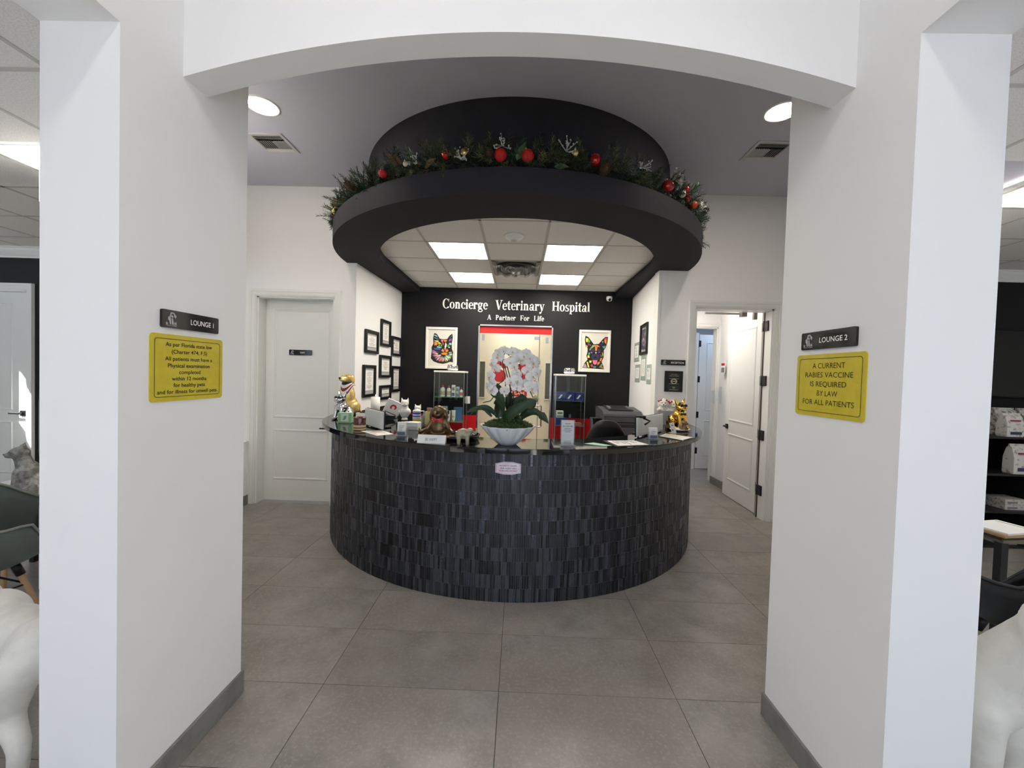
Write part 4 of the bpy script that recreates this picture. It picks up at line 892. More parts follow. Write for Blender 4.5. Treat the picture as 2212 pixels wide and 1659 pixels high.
# copier
t = thing('office_copier', 'large grey multifunction copier in the right corner behind the desk', 'printer', (1.03, 5.16, 0)); GC = mat('copier_grey', (70, 70, 74), .45); GD = mat('copier_dark', (38, 38, 42), .4); GL = mat('copier_light', (120, 120, 122), .5)
MB().rbox(.0, .54, .0, .5, .04, .82, .012).build('body', GC, t)
for z0, z1 in ((.08, .30), (.32, .52), (.54, .70)): t2 = MB().rbox(.01, .53, -.012, .01, z0, z1, .006).build('paper_drawer', GL, t); MB().box(.2, .34, -.016, -.01, z1 - .04, z1 - .02).build('drawer_grip', GD, t2)
MB().rbox(-.02, .55, -.03, .5, .83, 1.02, .015).build('output_bay', GD, t); MB().rbox(.02, .50, -.036, -.02, .80, .96, .004).build('front_cover', GC, t)
MB().rbox(.06, .56, -.02, .52, 1.02, 1.10, .012).build('scanner', GC, t)
mb = MB().prism([(-.02, 1.10), (.52, 1.10), (.52, 1.19), (.40, 1.20), (.05, 1.165), (-.01, 1.13)], .06, .56, 'x'); mb.build('feeder', GC, t)
MB().prism([(.06, 1.172), (.40, 1.207), (.40, 1.215), (.06, 1.18)], .14, .46, 'x').build('feeder_tray', GD, t); MB().rbox(.16, .18, .1, .3, 1.185, 1.215, .003).build('paper_guide', GL, t); MB().rbox(.42, .44, .1, .3, 1.185, 1.215, .003).build('paper_guide', GL, t)
MB().add([(-.10, -.07, .94), (.10, -.07, .94), (.10, .03, 1.08), (-.10, .03, 1.08), (-.10, -.05, .92), (.10, -.05, .92), (.10, .06, 1.06), (-.10, .06, 1.06)], [(0, 1, 2, 3), (4, 7, 6, 5), (0, 4, 5, 1), (1, 5, 6, 2), (2, 6, 7, 3), (3, 7, 4, 0)]).build('control_panel', GD, t)
MB().add([(-.07, -.062, .955), (.05, -.062, .955), (.05, .018, 1.067), (-.07, .018, 1.067)], [(0, 1, 2, 3)]).build('touch_screen', BLKGL, t, fix=False)
# office chair
def office_chair(loc, rz, label):
    t = thing('office_chair', label, 'chair', loc, rz); LE = mat('black_leather', (20, 18, 18), .5)
    v = []; nx, nz = 14, 10
    for s in (0, 1):
        for k in range(nz + 1):
            f = k / nz
            for i in range(nx + 1):
                u = -1 + 2 * i / nx; wd = .235 * (1 - .35 * max(0, f - .55) / .45 * (f - .55) / .45) ; x = u * wd; top = .5 + .68 * f - .10 * (abs(u) ** 3) * f
                y = .20 + .07 * f - .10 * u * u + (.06 if s else 0); v.append((x, y, top))
    n = (nx + 1) * (nz + 1); f_ = []
    for k in range(nz):
        for i in range(nx): a = k * (nx + 1) + i; f_ += [(a, a + 1, a + nx + 2, a + nx + 1), (n + a, n + a + nx + 1, n + a + nx + 2, n + a + 1)]
    for k in range(nz): a = k * (nx + 1); b = a + nx; f_ += [(a, a + nx + 1, n + a + nx + 1, n + a), (b, n + b, n + b + nx + 1, b + nx + 1)]
    for i in range(nx): a = nz * (nx + 1) + i; f_ += [(a, a + 1, n + a + 1, n + a), (i, n + i, n + i + 1, i + 1)]
    MB().add(v, f_, 0, True).build('backrest', LE, t); MB().rbox(-.24, .24, -.22, .22, .43, .51, .03).build('seat', LE, t); MB().tube([(0, 0, .1), (0, 0, .43)], .028, 12).build('gas_lift', BLK, t)
    for k in range(5): a = k * 2 * PI / 5; g = MB().tube([(0, 0, .1), (.28 * math.cos(a), .28 * math.sin(a), .07)], [.025, .016], 8).build('base_arm', BLK, t); MB().ball((.28 * math.cos(a), .28 * math.sin(a), .03), .03, 10, 7).build('caster', BLK, t)
    for s in (-1, 1): MB().tube([(s * .25, -.02, .48), (s * .29, -.02, .62), (s * .29, -.15, .68)], .016, 8).rbox(s * .29 - .03, s * .29 + .03, -.2, .12, .67, .7, .01).build('armrest', BLK, t)
office_chair((.93, 4.2, 0), PI * .93, 'black leather office chair behind the round desk')
# screens standing on the desk
def screen(p0, p1, h, tilt, label):
    a, b = Vector(p0), Vector(p1); d = b - a; rz = math.atan2(d.y, d.x); w = d.length; t = thing('desk_monitor', label, 'monitor', (a.x, a.y, ZT), rz, 'monitors on the round desk')
    i0 = MB().rbox(0, w, -.004, .012, .012, h, .003); i0.xf(Matrix.Rotation(-tilt, 4, 'X')); i0.build('back_cover', mat('monitor_white_back', (206, 210, 208), .35), t)
    i1 = MB().rbox(-.004, w + .004, .012, .022, .008, h + .004, .003); i1.xf(Matrix.Rotation(-tilt, 4, 'X')); i1.build('bezel', BLK, t)
    MB().rbox(w * .35, w * .65, .0, .14, 0, .012, .003).tube([(w / 2, .08, .01), (w / 2, .02, h * .5)], .012, 8).build('stand', BLK, t)
screen((-1.39, 3.62), (-1.12, 3.30), .158, .02, 'pale grey backed monitor on the left side of the desk'); screen((1.00, 3.36), (1.39, 3.87), .168, .04, 'pale grey backed monitor on the right side of the desk')
t = thing('monitor_arm', 'black scanner arm clipped to the right monitor', 'scanner', (1.03, 3.42, ZT)); MB().tube([(0, .02, 0), (0, .02, .15), (.0, .0, .17)], .008, 8).build('post', BLK, t); MB().rbox(-.03, .05, -.02, .03, .165, .185, .004).build('head', BLK, t); MB().tube([(.03, 0, .165), (.085, -.015, .14), (.04, -.02, .11)], .009, 8).build('handle', BLK, t)
# ================================================================== THINGS ON THE COUNTER
def sheet(pts, label, m=PAPER, name='paper_sheet', cat='paper', th=.0012, pr=None, z=ZT):
    cx = sum(p[0] for p in pts) / len(pts); cy_ = sum(p[1] for p in pts) / len(pts); t = thing(name, label, cat, (cx, cy_, z)); q = [(p[0] - cx, p[1] - cy_) for p in pts]
    MB().prism(q, .0003, th, 'z').build('sheet', m, t)
    if pr:
        mb = MB(); A, B_, C_, D = [Vector((*p, th + .0004)) for p in q]; rr = random.Random(len(label))
        for k in range(7):
            f = .12 + k * .115; u = rr.uniform(.35, .9)
            a, b, c, d = [A.lerp(D, g).lerp(B_.lerp(C_, g), e) for g, e in ((f, .1), (f, u), (f + .05, u), (f + .05, .1))]; mb.add([a, b, c, d], [(0, 1, 2, 3)])
        mb.build('print', pr, t, fix=False)
    return t
sheet([(-1.29, 3.27), (-1.08, 3.06), (-.98, 3.16), (-1.14, 3.345)], 'white sheet lying between the candle and the card holder', pr=mat('rose_print', (210, 150, 140), .7))
sheet([(.50, 3.00), (.63, 2.92), (.70, 2.955), (.58, 3.06)], 'pale mint card lying beside the tablet', mat('mint_paper', (158, 206, 178), .6), 'paper_card')
t = sheet([(.70, 3.14), (.735, 2.93), (.985, 3.02), (.92, 3.20)], 'white page on a black clipboard right of the display stand', PAPER, 'clipboard', 'clipboard', .006, GREYINK); MB().prism([(-.165, .09), (-.12, -.165), (.18, -.06), (.105, .15)], 0, .003, 'z').build('board', BLK, t)
t = sheet([(1.225, 3.486), (1.345, 3.29), (1.50, 3.463), (1.345, 3.65)], 'open brochures lying at the right end of the counter', PAPER, 'brochure', 'brochure', .008, mat('ochre_print', (170, 150, 100), .6)); MB().prism([(-.137, .012), (-.012, -.185), (.15, -.01), (-.01, .18)], 0, .004, 'z').build('board', BLK, t)
def card_holder(x, y, rz, label, h=.095):
    t = thing('card_holder', label, 'card holder', (x, y, ZT), rz); mb = MB(); w = .075
    mb.box(-w / 2, w / 2, -.022, -.020, 0, .045).box(-w / 2, w / 2, .018, .020, 0, h * .95).box(-w / 2, -w / 2 + .002, -.02, .018, 0, .06).box(w / 2 - .002, w / 2, -.02, .018, 0, .06).box(-w / 2 - .012, w / 2 + .012, -.03, .02, 0, .003); mb.build('tray', ACRYL, t)
    MB().box(-w / 2 + .004, w / 2 - .004, -.014, .014, .004, h).build('cards', PAPER, t); m2 = MB()
    for k in range(4): m2.flat([(-.02, h - .03 - k * .012), (.02 - k * .006, h - .03 - k * .012), (.02 - k * .006, h - .027 - k * .012), (-.02, h - .027 - k * .012)], -.0145)
    m2.flat([(-.03, .01), (.03, .01), (.03, .035), (-.03, .035)], -.0225, 1); m2.build('print', [GREYINK, mat('blue_grey_print', (96, 112, 134), .6)], t, fix=False)
card_holder(-.894, 3.09, -.1, 'clear acrylic holder with white cards left of the bronze dog', .108); card_holder(1.118, 3.335, .1, 'clear acrylic holder with white cards before the right monitor')
# upright acrylic display with a printed page
t = thing('display_stand', 'clear upright acrylic stand holding a printed payment page', 'sign holder', (.361, 2.90, ZT), .06); w, h = .09, .185
MB().box(-w / 2 - .006, w / 2 + .006, -.012, -.009, 0, h).box(-w / 2 - .006, w / 2 + .006, .009, .012, 0, h).box(-w / 2 - .012, w / 2 + .012, -.035, .035, 0, .004).build('acrylic', ACRYL, t); MB().box(-w / 2, w / 2, -.003, .003, .005, h - .004).build('page', PAPER, t)
mb = MB(); put_text(mb, 'PAY OVER TIME', 0, .135, .009, -.0034, 0, .072, .02)
for k, wd in enumerate((.05, .06, .045)): z = .12 - k * .011; mb.flat([(-wd / 2, z), (wd / 2, z), (wd / 2, z + .004), (-wd / 2, z + .004)], -.0034, 1)
for k, wd in enumerate((.05, .06, .055)): z = .03 - k * .009; mb.flat([(-wd / 2, z), (wd / 2, z), (wd / 2, z + .003), (-wd / 2, z + .003)], -.0034, 1)
mb.flat([(-.02, .155), (.02, .155), (.02, .16), (-.02, .16)], -.0034, 1); mb.build('lettering', [INK, GREYINK], t, fix=False)
t = thing('paper_card', 'small white folded card standing before the gold bulldog', 'card', (1.452, 3.74, ZT), .55); i0 = MB().box(-.032, .032, -.001, .001, 0, .1); i0.xf(Matrix.Rotation(-.35, 4, 'X')); i0.build('card', PAPER, t)
i0 = MB(); i0.flat([(-.015, .07), (.015, .07), (.015, .08), (-.015, .08)], -.0016).flat([(-.02, .02), (-.004, .02), (-.004, .038), (-.02, .038)], -.0016); i0.xf(Matrix.Rotation(-.35, 4, 'X')); i0.build('print', GREYINK, t, fix=False)
MB().box(-.03, .03, 0, .05, 0, .002).build('foot', PAPER, t)
# candle, soap block
t = thing('candle_jar', 'amber glass candle jar with a cream label', 'candle', (-1.322, 3.33, ZT)); AMB = mat('amber_glass', (78, 28, 12), .08, spec=.7, coat=.4)
MB().lathe([(.048, 0), (.05, .004), (.05, .1), (.048, .108), (.044, .108), (.045, .095), (.001, .09)], n=30, cap=False).build('jar', AMB, t); MB().lathe([(.0505, .004), (.0507, .045)], n=30, cap=False).build('label', mat('cream_label', (206, 176, 142), .6), t); MB().lathe([(.0509, .019), (.051, .026)], n=30, cap=False).build('label_stripe', INK, t); MB().tube([(0, 0, .09), (0, 0, .1)], .003, 6).build('wick', INK, t)
t = thing('glass_block', 'pale green glass block with a leaf emblem', 'ornament', (-1.62, 3.74, ZT), .08); MB().rbox(-.063, .063, -.03, .03, 0, .1, .006).build('block', mat('pale_green_glass', (172, 222, 170), .12, spec=.6, trans=.25), t)
mb = MB()
for k, (a, b) in enumerate(((0, .03), (.012, .04), (.02, .05))): mb.flat([(-.024 + a * .6, .035 + k * .012), (.0 + a * .4, .03 + k * .012), (.02 + a * .1, .05 + k * .011), (.0, .045 + k * .012)], -.0308)
mb.build('emblem', mat('sage_print', (120, 150, 130), .4), t, fix=False); MB().box(-.034, .036, -.0306, -.0302, .018, .088).build('label', mat('frosted_label', (206, 222, 206), .4), t)
# sign block BE HAPPY
t = thing('word_block', 'white ceramic block reading BE HAPPY', 'sign', (-.606, 2.83, ZT), -.03); MB().prism([(-.025, 0), (.025, 0), (.012, .055), (.0, .056)], -.1, .1, 'x').build('block', mat('white_ceramic', (232, 232, 230), .25), t)
mb = MB(); put_text(mb, 'BE HAPPY', 0, .018, .022, -.0012, 0, .085, -.01); ang = math.atan2(.025, .056); mb.xf(Matrix.Translation((0, -.0255, .0)) @ Matrix.Rotation(-ang, 4, 'X')); mb.build('lettering', INK, t, fix=False)
# wipes tub, cleaner bottle, tissue box and pads on the left wing
t = thing('wipes_canister', 'blue and yellow wipes canister on the counter', 'canister', (-.965, 3.80, ZT)); MB().lathe([(.036, 0), (.037, .003), (.037, .115), (.036, .118)], n=26).build('body', mat('canister_white', (226, 222, 232), .4), t); MB().lathe([(.0374, .012), (.0375, .05)], n=26, cap=False).build('yellow_band', mat('canister_yellow', (236, 214, 30), .4), t); MB().lathe([(.0374, .075), (.0376, .115)], n=26, cap=False).build('blue_band', mat('canister_blue', (58, 64, 170), .4), t)
MB().lathe([(.038, .118), (.038, .13), (.03, .138), (.012, .14), (.01, .15), (.001, .15)], n=26).build('lid', WPL, t)
mb = MB(); mb.lathe([(.0378, .085), (.038, .098)], n=26, cap=False); mb.build('label_oval', WPL, t)
t = thing('pump_bottle', 'clear pump bottle beside the wipes canister', 'bottle', (-.905, 3.84, ZT)); MB().lathe([(.024, 0), (.026, .005), (.026, .075), (.012, .09), (.011, .1)], n=18).build('body', mat('clear_gel', (214, 222, 220), .1, trans=.6), t); MB().tube([(0, 0, .1), (0, 0, .125), (-.03, -.005, .125)], .006, 8).build('pump', WPL, t)
t = thing('paper_stack', 'yellow paper bag standing behind the bronze dog', 'bag', (-.842, 3.82, ZT), .1); MB().rbox(-.047, .047, -.02, .02, 0, .125, .004).build('bag', mat('pale_yellow_paper', (222, 212, 146), .6), t); MB().rbox(-.03, .02, -.012, .01, .125, .16, .004).build('sponge', mat('dusty_pink', (170, 130, 124), .8), t)
t = thing('tissue_box', 'white leaflet box with a red rose print leaning on the desk', 'box', (-1.345, 4.10, ZT), .25); i0 = MB().rbox(-.08, .08, -.02, .02, 0, .16, .003); i0.xf(Matrix.Rotation(.42, 4, 'Y') @ Matrix.Translation((0, 0, .05))); i0.build('box', WPL, t)
i1 = MB(); i1.flat([(-.03, .09), (-.012, .118), (.02, .12), (.036, .1), (.03, .08), (.012, .07), (.022, .092), (.004, .104), (-.012, .094), (-.006, .07), (-.022, .068)], -.0205).flat([(-.06, .02), (.06, .02), (.06, .03), (-.06, .03)], -.0205, 1); i1.xf(Matrix.Rotation(.42, 4, 'Y') @ Matrix.Translation((0, 0, .05))); i1.build('print', [RED, GREYINK], t, fix=False); MB().prism([(-.09, 0), (.05, 0), (.09, .04), (-.06, .045)], -.03, .05, 'y').build('rest', BLK, t)
t = thing('card_terminal', 'black payment terminal behind the card holder', 'terminal', (-1.05, 3.58, ZT), .3); MB().prism([(-.06, 0), (.06, 0), (.06, .03), (-.06, .05)], -.04, .04, 'x').build('body', BLK, t); MB().box(-.03, .03, -.05, -.01, .046, .049).build('display', mat('screen_red', (120, 60, 50), .3), t)
t = thing('leaflet_box', 'clear box of white leaflets behind the card holder', 'box', (-.90, 3.45, ZT), -.15); MB().rbox(-.06, .05, -.04, .05, 0, .065, .003).build('leaflets', PAPER, t); MB().box(-.065, .055, -.045, -.043, 0, .075).box(-.065, -.063, -.045, .05, 0, .075).build('tray', ACRYL, t)
t = thing('paper_roll', 'white paper roll standing against the left alcove wall', 'paper roll', (-1.62, 4.52, ZT)); MB().lathe([(.012, 0), (.05, 0), (.05, .2), (.012, .2)], n=24).build('roll', PAPER, t); MB().tube([(0, 0, 0), (0, 0, .23)], .008, 8).build('rod', STEEL, t)
# black tray behind the bronze dog
t = thing('serving_tray', 'round black tray behind the bronze dog', 'tray', (-.44, 3.06, ZT)); MB().lathe([(.001, .003), (.13, .003), (.15, .035), (.155, .035), (.135, 0)], n=36, cap=False).build('tray', BLKGL, t)
# plate under the gold bulldog
t = thing('oval_plate', 'white oval plate under the gold bulldog', 'plate', (1.578, 3.93, ZT), .35); MB().lathe([(.05, 0), (.09, .008), (.105, .02), (.1, .021), (.085, .012), (.001, .006)], n=30, cap=False, sy_=.75).build('plate', WPL, t)
# hall notices
t = thing('wall_notice', 'small red and white notice on the hall wall', 'notice', (3.008, 6.05, 1.70), -PI / 2 - .07); MB().box(0, .13, -.004, 0, 0, .17).build('sheet', PAPER, t); MB().box(.01, .12, -.006, -.004, .12, .155).build('red_band', RED, t); MB().box(.015, .115, -.006, -.004, .02, .09).build('print', GREYINK, t)
t = thing('leaflet_pocket', 'clear acrylic leaflet pocket on the hall wall', 'holder', (3.04, 6.2, 1.25), -PI / 2 - .2); MB().add([(0, 0, 0), (.22, 0, 0), (.22, 0, .26), (0, 0, .26), (.02, -.07, .0), (.2, -.07, .0), (.2, -.09, .2), (.02, -.09, .2)], [(0, 1, 2, 3), (4, 7, 6, 5), (0, 3, 7, 4), (1, 5, 6, 2), (0, 4, 5, 1)]).build('pocket', ACRYL, t)

# ================================================================== STATUETTES
GOLDF = mat('antique_gold', (206, 170, 92), .32, metal=.3, noise=(18, (236, 212, 146), .4, .65), bump=(60, .4, .006)); CREAMF = mat('cream_muzzle', (244, 226, 188), .4)
NAVYF = mat('navy_cloth', (22, 26, 52), .4); WSTR = mat('white_stripe', (240, 236, 232), .35); RSTR = mat('maroon_stripe', (134, 30, 34), .35)
# golden retriever with a flag bandana
t = thing('retriever_statue', 'golden retriever statue wearing a stars and stripes bandana', 'statue', (-1.885, 4.40, ZT), -.3)
MB().lathe([(.085, 0), (.088, .004), (.085, .02), (.001, .02)], n=24).build('stand', BLK, t); z0 = .02
B = [('e', (0, .03, .10), (.085, .095, .095)), ('e', (0, .0, .20), (.078, .075, .11)), ('e', (0, -.01, .285), (.058, .055, .06)), ('c', (0, .0, .27), (0, -.012, .36), .05, .045), ('e', (0, -.012, .385), (.056, .06, .05)), ('e', (0, -.01, .41), (.04, .045, .025)), ('c', (0, -.05, .383), (-.004, -.108, .378), .034, .024), ('e', (0, -.075, .366), (.03, .035, .02)),
     ('c', (-.035, -.05, .2), (-.038, -.075, .02), .03, .022), ('c', (.035, -.05, .2), (.038, -.075, .02), .03, .022), ('e', (-.038, -.092, .018), (.025, .035, .018)), ('e', (.038, -.092, .018), (.025, .035, .018)), ('e', (-.085, .02, .07), (.04, .075, .065)), ('e', (.085, .02, .07), (.04, .075, .065)), ('e', (-.085, -.06, .018), (.028, .05, .018)), ('e', (.085, -.06, .018), (.028, .05, .018)), ('c', (.02, .1, .03), (.11, .09, .02), .03, .012),
     ('e', (-.058, .005, .375), (.014, .03, .052), (0, .15, 0)), ('e', (.058, .005, .375), (.014, .03, .052), (0, -.15, 0))]
me = skin(organic([tuple([p[0]] + [tuple(q) if isinstance(q, tuple) else q for q in p[1:]]) for p in B], .0085, 3), GOLDF); o = link('body', me, t, (0, 0, z0))
MB().ball((-.002, -.128, .388 + z0), (.014, .011, .011)).build('nose', BLKGL, t); MB().ball((0, -.098, .372 + z0), (.026, .028, .02)).build('muzzle', CREAMF, t)
for s in (-1, 1): MB().ball((s * .024, -.055, .41 + z0), .007, 10, 7).build('eye', BLKGL, t)
v = []; n = 22; rings_ = [(.350, .056), (.332, .062), (.315, .067), (.298, .071), (.282, .074), (.262, .078), (.245, .079)]
for z, r in rings_:
    for i in range(n): a = 2 * PI * i / n; fr = max(0, -math.sin(a)); dz = -(rings_[0][0] - z) * (fr ** 2) * 1.1 + (rings_[0][0] - z) * .55 * (1 - fr); v.append((r * math.cos(a) * 1.02, -.006 + r * math.sin(a), z + dz + z0))
mb = MB()
for k in range(len(rings_) - 1): mb.add(v[k * n:(k + 2) * n], [(i, (i + 1) % n, n + (i + 1) % n, n + i) for i in range(n)], (0, 1, 2, 1, 2, 1)[k], True)
mb.build('bandana', [NAVYF, WSTR, RSTR], t)
# french bulldogs in mirror finish with sunglasses
def bulldog(loc, rz, k, m, label, bow=False):
    t = thing('bulldog_statue', label, 'statue', loc, rz)
    B = [('e', (0, .05, .075), (.062, .07, .072)), ('e', (0, .0, .13), (.058, .055, .06)), ('c', (0, .02, .1), (0, -.01, .18), .055, .045), ('e', (0, -.015, .215), (.05, .046, .044)), ('e', (-.022, -.052, .2), (.026, .024, .024)), ('e', (.022, -.052, .2), (.026, .024, .024)), ('e', (0, -.05, .188), (.03, .022, .016)),
         ('c', (-.036, -.005, .245), (-.056, .0, .292), .018, .006), ('c', (.036, -.005, .245), (.056, .0, .292), .018, .006), ('c', (-.036, -.035, .13), (-.04, -.055, .015), .023, .016), ('c', (.036, -.035, .13), (.04, -.055, .015), .023, .016), ('e', (-.04, -.066, .013), (.02, .026, .013)), ('e', (.04, -.066, .013), (.02, .026, .013)),
         ('e', (-.058, .045, .05), (.03, .05, .045)), ('e', (.058, .045, .05), (.03, .05, .045)), ('e', (-.066, -.01, .013), (.02, .034, .013)), ('e', (.066, -.01, .013), (.02, .034, .013))]
    me = skin(organic([tuple([p[0]] + [tuple(x * k for x in q) if isinstance(q, tuple) and i != 2 else (q * k if isinstance(q, float) else q) for i, q in enumerate(p[1:])]) for p in B], .006, 3), m); link('body', me, t)
    g = MB()
    for s in (-1, 1): g.ball((s * .024 * k, -.058 * k, .226 * k), (.021 * k, .011 * k, .016 * k), 12, 8); g.tube([(s * .044 * k, -.054 * k, .228 * k), (s * .052 * k, -.01 * k, .228 * k)], .003, 6)
    g.tube([(-.01 * k, -.066 * k, .23 * k), (.01 * k, -.066 * k, .23 * k)], .003, 6); g.build('sunglasses', BLKGL, t)
    MB().ball((0, -.077 * k, .207 * k), (.009 * k, .006 * k, .006 * k), 10, 7).build('nose', BLKGL, t)
    if bow: MB().prism([(-.03, .012), (0, .004), (.03, .012), (.03, -.014), (0, -.004), (-.03, -.014)], -.006, .006, 'y').build('bow_tie', BLK, t, (0, -.058 * k, .145 * k))
    return t
bulldog((-1.765, 3.99, ZT), -.45, .98, CHROME, 'mirror silver bulldog statue in dark sunglasses on the counter')
GOLDM = mat('mirror_gold', (236, 190, 84), .07, metal=1)
bulldog((1.645, 4.13, ZT), .38, 1.04, GOLDM, 'mirror gold bulldog statue in sunglasses and bow tie', True)
t = thing('trinket_figure', 'small dark brass figure beside the gold bulldog', 'ornament', (1.50, 4.02, ZT), .2); MB().lathe([(.028, 0), (.03, .02), (.018, .04), (.026, .07), (.022, .1), (.008, .115), (.012, .13), (.001, .14)], n=16).build('body', mat('dark_brass', (92, 74, 40), .25, metal=.9), t)
# bronze dog in lotus pose with a red bow tie
BRZ = mat('bronze', (112, 92, 66), .32, metal=.85); t = thing('meditating_dog_statue', 'bronze dog statue seated cross-legged with a red bow tie', 'statue', (-.592, 2.985, ZT), .0)
B = [('e', (0, .01, .08), (.058, .05, .07)), ('e', (0, .005, .125), (.05, .042, .045)), ('c', (0, .0, .14), (0, -.005, .165), .04, .036), ('e', (0, -.005, .205), (.05, .045, .045)), ('e', (0, -.04, .19), (.03, .026, .024)), ('e', (0, -.012, .235), (.036, .034, .02)), ('e', (-.052, .0, .19), (.015, .024, .046), (0, .2, 0)), ('e', (.052, .0, .19), (.015, .024, .046), (0, -.2, 0)),
     ('c', (-.05, .0, .135), (-.085, -.01, .075), .02, .016), ('c', (-.085, -.01, .075), (-.115, -.055, .062), .016, .013), ('c', (.05, .0, .135), (.085, -.01, .075), .02, .016), ('c', (.085, -.01, .075), (.115, -.055, .062), .016, .013), ('e', (-.122, -.062, .066), (.02, .016, .013)), ('e', (.122, -.062, .066), (.02, .016, .013)), ('e', (-.13, -.06, .082), (.007, .007, .012)), ('e', (.13, -.06, .082), (.007, .007, .012)),
     ('c', (-.045, .01, .035), (-.125, -.035, .03), .036, .028), ('c', (.045, .01, .035), (.125, -.035, .03), .036, .028), ('c', (-.125, -.035, .028), (.03, -.075, .026), .026, .02), ('c', (.125, -.035, .028), (-.03, -.07, .03), .026, .02), ('e', (0, -.02, .022), (.11, .06, .022))]
link('body', skin(organic(B, .006, 3), BRZ), t); MB().ball((0, -.066, .2), (.011, .007, .008)).build('nose', mat('dark_bronze', (60, 48, 36), .35, metal=.8), t)
g = MB(); 
for s in (-1, 1): g.tube([(s * .012, -.044, .218), (s * .022, -.042, .214), (s * .031, -.034, .218)], .0025, 6)
g.build('closed_eyes', mat('dark_bronze', (60, 48, 36), .35, metal=.8), t)
MB().prism([(-.04, .02), (-.006, .006), (.006, .006), (.04, .02), (.038, -.022), (.006, -.007), (-.006, -.007), (-.038, -.022)], -.008, .008, 'y').ball((0, -.006, 0), (.009, .008, .01), 10, 7).build('bow_tie', mat('red_check_cloth', (176, 40, 44), .7, noise=(120, (220, 160, 160), .55, .65)), t, (0, -.05, .152))
# white cat busts
WCER = mat('white_bisque', (240, 236, 230), .45)
def cat_bust(loc, rz, k, label, bust=True):
    t = thing('cat_bust', label, 'statue', loc, rz)
    B = [('e', (0, -.004, .17), (.04, .04, .037)), ('e', (-.013, -.036, .158), (.017, .014, .013)), ('e', (.013, -.036, .158), (.017, .014, .013)), ('c', (-.024, .0, .19), (-.034, .002, .226), .016, .003), ('c', (.024, .0, .19), (.034, .002, .226), .016, .003), ('c', (0, .005, .15), (0, .008, .1), .03, .04), ('e', (0, .005, .085), (.062, .045, .045)), ('e', (0, .0, .06), (.045, .035, .04)), ('c', (0, .0, .04), (0, 0, .012), .022, .026), ('e', (0, 0, .008), (.035, .035, .008))]
    if not bust: B = B[:5] + [('c', (0, .005, .15), (0, .008, .03), .034, .04), ('e', (0, .01, .03), (.05, .045, .03))]
    link('body', skin(organic([tuple([p[0]] + [tuple(x * k for x in q) if isinstance(q, tuple) else q * k for q in p[1:]]) for p in B], .0048, 3), WCER), t)
    MB().ball((0, -.046 * k, .166 * k), (.005, .004, .004), 8, 6).build('nose', mat('pale_pink_glaze', (214, 180, 172), .4), t)
    g = MB()
    for s in (-1, 1): g.tube([(s * .01 * k, -.041 * k, .178 * k), (s * .017 * k, -.04 * k, .175 * k), (s * .025 * k, -.034 * k, .18 * k)], .0016, 6)
    g.build('closed_eyes', mat('pale_grey_glaze', (176, 170, 166), .4), t); return t
cat_bust((-1.165, 4.10, ZT), .1, 1.02, 'white cat bust standing on the counter against the black wall'); cat_bust((-.985, 3.92, ZT), .1, .82, 'small white cat figure behind the wipes canister', False)
# jade elephant with raised trunk
JADE = mat('mottled_jade', (150, 154, 128), .3, spec=.6, noise=(38, (150, 112, 92), .5, .66)); t = thing('elephant_figurine', 'mottled pale jade elephant with its trunk raised', 'figurine', (-.372, 2.82, ZT), .12)
B = [('e', (-.012, 0, .075), (.05, .034, .036)), ('e', (.036, 0, .088), (.027, .026, .028)), ('c', (.055, 0, .085), (.076, 0, .075), .013, .009), ('c', (.076, 0, .075), (.085, 0, .098), .009, .007), ('c', (.085, 0, .098), (.078, 0, .112), .007, .006)]
for x in (-.042, .018):
    for s in (-1, 1): B.append(('c', (x, s * .019, .06), (x + .002, s * .02, .006), .016, .013))
B += [('e', (.026, -.028, .085), (.016, .006, .022)), ('e', (.026, .028, .085), (.016, .006, .022)), ('c', (-.06, 0, .075), (-.064, 0, .045), .005, .003)]
link('body', skin(organic(B, .0042, 3), JADE), t); MB().ball((.05, -.02, .094), .0025, 8, 6).build('eye', INK, t)
g = MB()
for s in (-1, 1): g.tube([(.056, s * .012, .077), (.07, s * .014, .068)], [.004, .001], 6)
g.build('tusk', WPL, t)
# plush dogs in a white bucket
PLUSH = mat('white_plush', (240, 234, 222), .95, sheen=.6, bump=(130, .8, .012)); t = thing('white_bucket', 'white tapered bucket holding the plush dogs', 'bucket', (1.64, 4.47, ZT)); MB().lathe([(.062, 0), (.066, .004), (.098, .155), (.101, .158), (.094, .158), (.06, .01), (.001, .008)], n=30, cap=False).build('bucket', WPL, t)
def plush(loc, rz, label, k=1):
    t = thing('plush_dog', label, 'toy', loc, rz, 'white plush dogs in the bucket')
    B = [('e', (0, 0, .05), (.06, .055, .055)), ('e', (0, -.02, .115), (.05, .046, .046)), ('e', (0, -.062, .1), (.026, .022, .02)), ('e', (-.05, -.01, .105), (.018, .022, .036)), ('e', (.05, -.01, .105), (.018, .022, .036)), ('e', (0, -.01, .155), (.026, .024, .02)), ('e', (-.05, -.04, .04), (.024, .024, .024)), ('e', (.05, -.04, .04), (.024, .024, .024))]
    link('body', skin(organic([(p[0], tuple(x * k for x in p[1]), tuple(x * k for x in p[2])) for p in B], .006, 1), PLUSH), t); f = MB()
    for x in (-.018, .018): f.ball((x * k, -.062 * k, .126 * k), .0055, 8, 6)
    f.ball((0, -.084 * k, .106 * k), .0065, 8, 6); f.build('face', INK, t)
    for s in (-1, 1): MB().prism([(-.02, .012), (0, .003), (.02, .012), (.02, -.012), (0, -.003), (-.02, -.012)], -.005, .005, 'y').build('bow', RED, t, (s * .042 * k, -.035 * k, .148 * k), (0, s * .5, 0))
